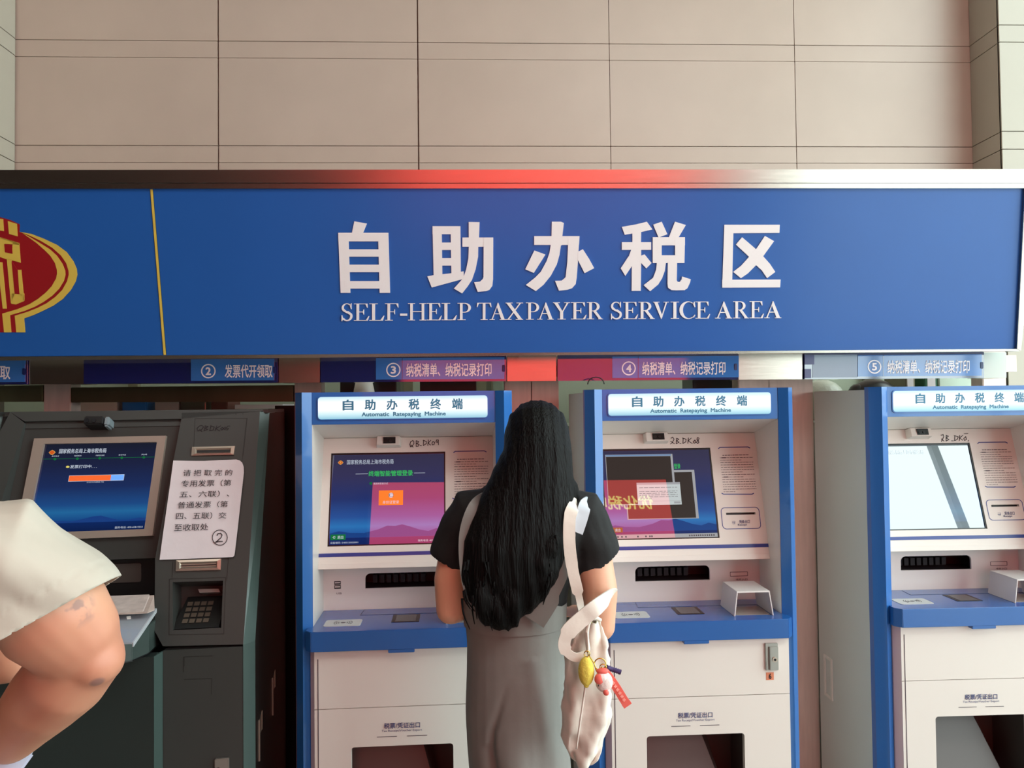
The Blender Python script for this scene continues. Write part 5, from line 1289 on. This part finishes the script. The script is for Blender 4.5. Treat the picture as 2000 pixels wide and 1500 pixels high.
grn = thing('green_pouch', 'bright green pouch peeking out of the canvas bag mouth', 'pouch', tuple(B0)); part('pouch_corner', mb, mat('lime_green', (172, 190, 40), .5), grn)

def gold_ring(mb, c, r, n=18, t=.0011, ax=(1, 0, 0), ay=(0, 0, 1)):
    ax, ay = Vector(ax), Vector(ay)
    return mb.tube([c+ax*r*math.cos(2*PI*i/n)+ay*r*math.sin(2*PI*i/n) for i in range(n+1)], t, 6, cap=False)
GOLDM = mat('gold_metal', (206, 176, 96), .25, 1)
ch = thing('lemon_charm', 'fuzzy yellow lemon charm clipped to the canvas bag', 'charm', tuple(b(1145, 1311, -.09)), group=None); c0 = Vector(ch.location)
mb = MB(); ell(mb, (0, 0, 0), (.0168, .0168, .030), 18); ell(mb, (0, 0, -.028), (.006, .006, .006), 8); part('lemon', mb, mat('yellow_plush', (232, 212, 92), .95, noise=.08, nscale=60, bump=.5), ch, smooth=True)
mb = MB()
q = [b(1147, 1272, -.07)-c0, b(1150, 1283, -.09)-c0, Vector((0, 0, .030))]
mb.tube(smoothpts(q), .0014, 6); gold_ring(mb, Vector((.002, 0, .036)), .006); part('chain', mb, GOLDM, ch, smooth=True)
bc = thing('plush_charm', 'small white and pink plush charm below the gold chain', 'charm', tuple(b(1180, 1332, -.095))); c1 = Vector(bc.location)
mb = MB(); ell(mb, (0, 0, 0), (.018, .014, .021), 14); ell(mb, (-.006, -.004, .012), (.012, .012, .012), 12); ell(mb, (.004, -.003, -.018), (.008, .009, .009), 10); part('plush_body', mb, mat('white_plush', (236, 220, 214), .95, bump=.4, nscale=60), bc, smooth=True)
PK = mat('coral_pink', (234, 104, 92), .6)
mb = MB(); ell(mb, (-.012, -.010, .010), (.010, .007, .011), 10); ell(mb, (.002, -.011, -.018), (.006, .005, .006), 8); ell(mb, (-.004, -.004, .024), (.013, .009, .006), 10); part('pink_patch', mb, PK, bc, smooth=True)
mb = MB(); ell(mb, (-.014, -.014, -.002), (.0012, .001, .0022), 6); part('eye', mb, BLACKP, bc)
mb = MB(); gold_ring(mb, Vector((-.002, 0, .030)), .007); mb.tube(smoothpts([b(1150, 1280, -.085)-c1, b(1160, 1295, -.095)-c1, b(1166, 1312, -.095)-c1, Vector((-.004, -.002, .032))]), .0014, 6); gold_ring(mb, b(1172, 1297, -.09)-c1, .012, t=.0013); part('chain', mb, GOLDM, bc, smooth=True)
tg = thing('strap_charm', 'coral rubber wrist strap charm swinging from the canvas bag', 'charm', tuple(b(1180, 1310, -.085))); c2 = Vector(tg.location)
ribbon('strap', [v-c2 for v in smoothpts([b(1172, 1306, -.088), b(1186, 1318, -.085), b(1202, 1340, -.082), b(1218, 1366, -.080), b(1226, 1378, -.078)])], [.010]*3+[.018]*14+[.019]*4, .005, PK, tg)
mb = MB()
for i in range(6):
    p = b(1198+i*4.2, 1334+i*6.6, -.0875)-c2; mb.box(p.x-.0035, p.x+.0035, p.y-.0005, p.y+.0005, p.z-.0012, p.z+.0012); mb.box(p.x-.0012, p.x+.0012, p.y-.0006, p.y+.0006, p.z-.0035, p.z+.0035)
part('raised_marks', mb, mat('pale_coral', (248, 168, 156), .6), tg)
nv = thing('navy_charm', 'small knotted navy cord charm behind the coral strap', 'charm', tuple(b(1200, 1312, -.07))); c3 = Vector(nv.location)
mb = MB().tube([v-c3 for v in smoothpts([b(1184, 1303, -.075), b(1194, 1307, -.07), b(1204, 1310, -.07), b(1212, 1313, -.07)])], [.0045+.0015*(i % 2) for i in range(16)], 8); part('cord', mb, mat('navy_cord', (62, 46, 96), .7), nv, smooth=True)

# ------------------------------------------------------------------ man at the left edge, in a cream T-shirt
YM = 1.14
def g_(px, py, Y=YM): return at(px, py, Y)
man = thing('person', 'person in a cream shirt with a tattooed bent arm at the left edge', 'person', (-1.02, 1.02, 0)); m0 = Vector(man.location)
tc = Vector((-1.04, 1.02, 0))
mb = MB()
tube_e(mb, [(tc+Vector((0, 0, .92)), .18, .14), (tc+Vector((0, 0, 1.0)), .185, .15), (tc+Vector((0, .0, 1.12)), .175, .145), (tc+Vector((0, 0, 1.26)), .185, .135), (tc+Vector((0, 0, 1.38)), .19, .12), (tc+Vector((0, 0, 1.44)), .11, .08)], 20)
limb(mb, [(tc+Vector((0, 0, 1.42)), .068), (tc+Vector((0, .01, 1.52)), .062)])
mh = tc+Vector((0, .03, 1.64)); ell(mb, mh, (.078, .098, .115)); ell(mb, mh+Vector((0, .03, -.06)), (.058, .062, .06)); ell(mb, mh+Vector((0, .1, -.02)), (.013, .018, .022), 8); ell(mb, mh+Vector((0, .092, -.062)), (.026, .012, .008), 8)
for s in (-1, 1): ell(mb, mh+Vector((s*.079, .01, -.01)), (.011, .021, .032), 8)
S_r = Vector((-.83, 1.02, 1.385)); E_r = g_(172, 1262, 1.15); 
limb(mb, [(tc+Vector((.1, 0, 1.37)), .075), (S_r, .074), (g_(22, 1118, 1.10), .080), (g_(108, 1205, 1.13), .075), (g_(150, 1252, 1.15), .064), (g_(170, 1284, 1.16), .050)], 18)
ell(mb, g_(190, 1290, 1.15), (.036, .045, .036)); ell(mb, g_(205, 1302, 1.145), (.020, .022, .018), 10)
wr_ = g_(22, 1440, 1.24)
limb(mb, [(g_(166, 1282, 1.16), .054), (g_(130, 1322, 1.17), .060), (g_(90, 1362, 1.19), .056), (g_(50, 1405, 1.22), .048), (wr_, .040)], 18)
hand(mb, wr_, g_(-22, 1530, 1.32)-wr_, Vector((.5, 1, 0)), Vector((.2, -.4, 1)), 1.05, .32)
S_l = tc+Vector((-.21, 0, 1.385)); E_l = Vector((-1.20, 1.30, 1.17)); wl_ = g_(-12, 1300, 1.40)
limb(mb, [(tc+Vector((-.1, 0, 1.37)), .075), (S_l, .07), (S_l*.5+E_l*.5, .062), (E_l, .046)]); limb(mb, [(E_l, .048), (E_l*.6+wl_*.4, .046), (E_l*.25+wl_*.75, .040), (wl_, .036)])
ell(mb, g_(12, 1290, 1.40), (.045, .035, .040)); hand(mb, wl_+Vector((.03, 0, 0)), Vector((-.1, .9, -.3)), Vector((1, 0, 0)), Vector((0, 0, 1)), 1.05, .5)
for s in (-1, 1):
    hp = tc+Vector((s*.095, 0, .88)); kn = tc+Vector((s*.11, .02, .48)); an = tc+Vector((s*.12, -.02, .09))
    limb(mb, [(hp, .11), (hp*.5+kn*.5, .09), (kn, .062), (kn*.55+an*.45+Vector((0, -.025, 0)), .062), (an, .038)]); limb(mb, [(an+Vector((0, -.035, -.05)), .038), (an+Vector((0, .06, -.045)), .04), (an+Vector((s*.015, .17, -.055)), .032)])
ARMSKIN = bpy.data.materials.new('skin_tattoo_shade'); ARMSKIN.use_nodes = True
nt = ARMSKIN.node_tree; bs = nt.nodes['Principled BSDF']; bs.inputs['Roughness'].default_value = .48
bs.inputs['Subsurface Weight'].default_value = .1; bs.inputs['Subsurface Scale'].default_value = .02; bs.inputs['Subsurface Radius'].default_value = (1, .4, .25)
tcn = nt.nodes.new('ShaderNodeTexCoord'); base = nt.nodes.new('ShaderNodeTexNoise'); base.inputs['Scale'].default_value = 6
rmp = nt.nodes.new('ShaderNodeValToRGB'); rmp.color_ramp.elements[0].position = .35; rmp.color_ramp.elements[0].color = lin((184, 120, 96)); rmp.color_ramp.elements[1].position = .65; rmp.color_ramp.elements[1].color = lin((208, 152, 122))
nt.links.new(tcn.outputs['Object'], base.inputs['Vector']); nt.links.new(base.outputs[0], rmp.inputs[0])
prev = rmp.outputs[0]
for (c_, r_0, sc_n) in ((g_(172, 1182, 1.07), .045, 48), (g_(66, 1286, 1.115), .018, 9), (g_(200, 1200, 1.09), .026, 50), (g_(140, 1165, 1.065), .022, 60), (g_(190, 1335, 1.12), .012, 4)):  # tattoo patches, plus elbow crease and dimple shade put into the colour
    vm = nt.nodes.new('ShaderNodeVectorMath'); vm.operation = 'DISTANCE'; vm.inputs[1].default_value = c_-m0
    nt.links.new(tcn.outputs['Object'], vm.inputs[0])
    nz_ = nt.nodes.new('ShaderNodeTexNoise'); nz_.inputs['Scale'].default_value = sc_n; nz_.inputs['Detail'].default_value = 2; nt.links.new(tcn.outputs['Object'], nz_.inputs['Vector'])
    mr = nt.nodes.new('ShaderNodeMapRange'); mr.inputs['From Min'].default_value = r_0; mr.inputs['From Max'].default_value = r_0*.6; nt.links.new(vm.outputs['Value'], mr.inputs['Value'])
    th = nt.nodes.new('ShaderNodeMapRange'); th.inputs['From Min'].default_value = .49; th.inputs['From Max'].default_value = .56; th.inputs['To Max'].default_value = .55; nt.links.new(nz_.outputs[0], th.inputs['Value'])
    mu = nt.nodes.new('ShaderNodeMath'); mu.operation = 'MULTIPLY'; nt.links.new(mr.outputs[0], mu.inputs[0]); nt.links.new(th.outputs[0], mu.inputs[1])
    mx = nt.nodes.new('ShaderNodeMix'); mx.data_type = 'RGBA'; nt.links.new(mu.outputs[0], mx.inputs[0]); nt.links.new(prev, mx.inputs[6]); mx.inputs[7].default_value = lin((96, 84, 92)); prev = mx.outputs[2]
nt.links.new(prev, bs.inputs['Base Color'])
def at_man(o): o.parent = man; o.location = (0, 0, 0)
def shift(mb, v): mb.v = [tuple(Vector(p)-v) for p in mb.v]; return mb
mbody = fuse('body', shift(mb, m0), .006, ARMSKIN, man, 5)
mb = MB()
tube_e(mb, [(tc+Vector((0, 0, .90)), .20, .165), (tc+Vector((0, 0, 1.0)), .205, .17), (tc+Vector((0, .0, 1.12)), .195, .165), (tc+Vector((0, 0, 1.26)), .20, .155), (tc+Vector((0, 0, 1.38)), .205, .138), (tc+Vector((0, 0, 1.445)), .13, .095)], 20)
tube_e(mb, [(tc+Vector((.1, 0, 1.385)), .09, .09), (S_r+Vector((0, 0, .01)), .098, .09), (g_(2, 1118, 1.10), .106, .108), (g_(62, 1184, 1.12), .103, .108), (g_(102, 1236, 1.14), .096, .100)], 22)
limb(mb, [(tc+Vector((-.1, 0, 1.385)), .09), (S_l+Vector((0, 0, .01)), .088), (S_l*.55+E_l*.45, .080)])
ax_ = (Vector((.50, .0, -.86))).normalized(); hp_ = g_(105, 1192, 1.05)-m0
def folds(c, n):
    p = c+m0; d = .0
    t = (c-hp_).dot(ax_); s2 = c.z*60+c.x*25+c.y*18
    return .006*math.sin(s2*.7+2.4*math.sin(c.z*11+c.x*6))+.005*max(0, math.sin(c.x*38+c.z*62+math.sin(c.z*20)))*(1 if t > -.3 else 0) - (.0018 if -.030 < t < -.027 else 0)
sh = fuse('tshirt', shift(mb, m0), .006, SHIRT, man, 4, disp=folds, cut=lambda c: max(min((c-hp_).dot(ax_), c.x+m0.x+.80), .92-c.z))
sol = sh.modifiers.new('s', 'SOLIDIFY'); sol.thickness = .003; sol.offset = -1
sol = tsh.modifiers.new('s', 'SOLIDIFY'); sol.thickness = .003; sol.offset = -1
sol = pin.modifiers.new('s', 'SOLIDIFY'); sol.thickness = .003; sol.offset = -1
mb = MB(); ell(mb, mh+Vector((0, -.015, .03)), (.086, .10, .10)); fuse('hair', shift(mb, m0), .007, HAIR, man, 2, cut=lambda c: min(c.y+m0.y-mh.y-.07, mh.z+.05-c.z-m0.z))
mb = MB(); tube_e(mb, [(tc+Vector((0, 0, .93)), .192, .152), (tc+Vector((0, 0, .84)), .20, .158)], 20)
for s in (-1, 1): limb(mb, [(tc+Vector((s*.095, 0, .86)), .125), (tc+Vector((s*.11, .02, .62)), .115), (tc+Vector((s*.115, .02, .46)), .105)])
fuse('shorts', shift(mb, m0), .008, mat('dark_shorts', (44, 46, 54), .85), man, 3, cut=lambda c: .44-c.z)
SHOE = mat('dark_canvas_shoe', (52, 50, 52), .7)
SOLE = mat('white_sole', (206, 204, 200), .6)
def shoes(parent, feet, M):
    for an, s in feet:
        mb = MB(); fwd = Vector((s*.06, 1, 0)).normalized()
        a0 = Vector((an.x, an.y-.055, .045)); 
        tube_e(mb, [(a0, .036, .040, (1, 0, 0)), (a0+fwd*.07, .042, .046, (1, 0, 0)), (a0+fwd*.16+Vector((0, 0, -.012)), .047, .034, (1, 0, 0)), (a0+fwd*.215+Vector((0, 0, -.018)), .038, .026, (1, 0, 0))], 14)
        limb(mb, [(a0+Vector((0, .02, .02)), .042), (a0+Vector((0, .025, .06)), .043)])
        sh_ = fuse('shoe', shift(mb, Vector(parent.location)), .006, M, parent, 3)
        mb = MB(); c_ = a0+fwd*.10; pts = [(c_.x+math.cos(t)*.050, c_.y+math.sin(t)*.150) for t in [i*PI/12 for i in range(24)]]
        mb.prism([(x, y, 0) for x, y in pts], [(x, y, .016) for x, y in pts]); part('sole', shift(mb, Vector(parent.location)), SOLE, sh_)
shoes(man, [(tc+Vector((s*.12, -.02, .09)), s) for s in (-1, 1)], SHOE)
shoes(wom, [(Vector((w(kx, 1500).x+s*.01, Y0-.01, .09)), s) for s, kx in ((-1, 985), (1, 1052))], mat('white_canvas_shoe', (214, 210, 204), .7))
ph = thing('phone', 'pale grey phone in the hand at the bottom-left corner', 'phone', tuple(g_(-6, 1494, 1.24)))
part('phone_body', MB().box(-.036, .036, -.004, .004, -.07, .035), mat('pale_phone', (176, 186, 206), .3), ph, bevel=.003)
ph.rotation_euler = (-.5, .6, .2)
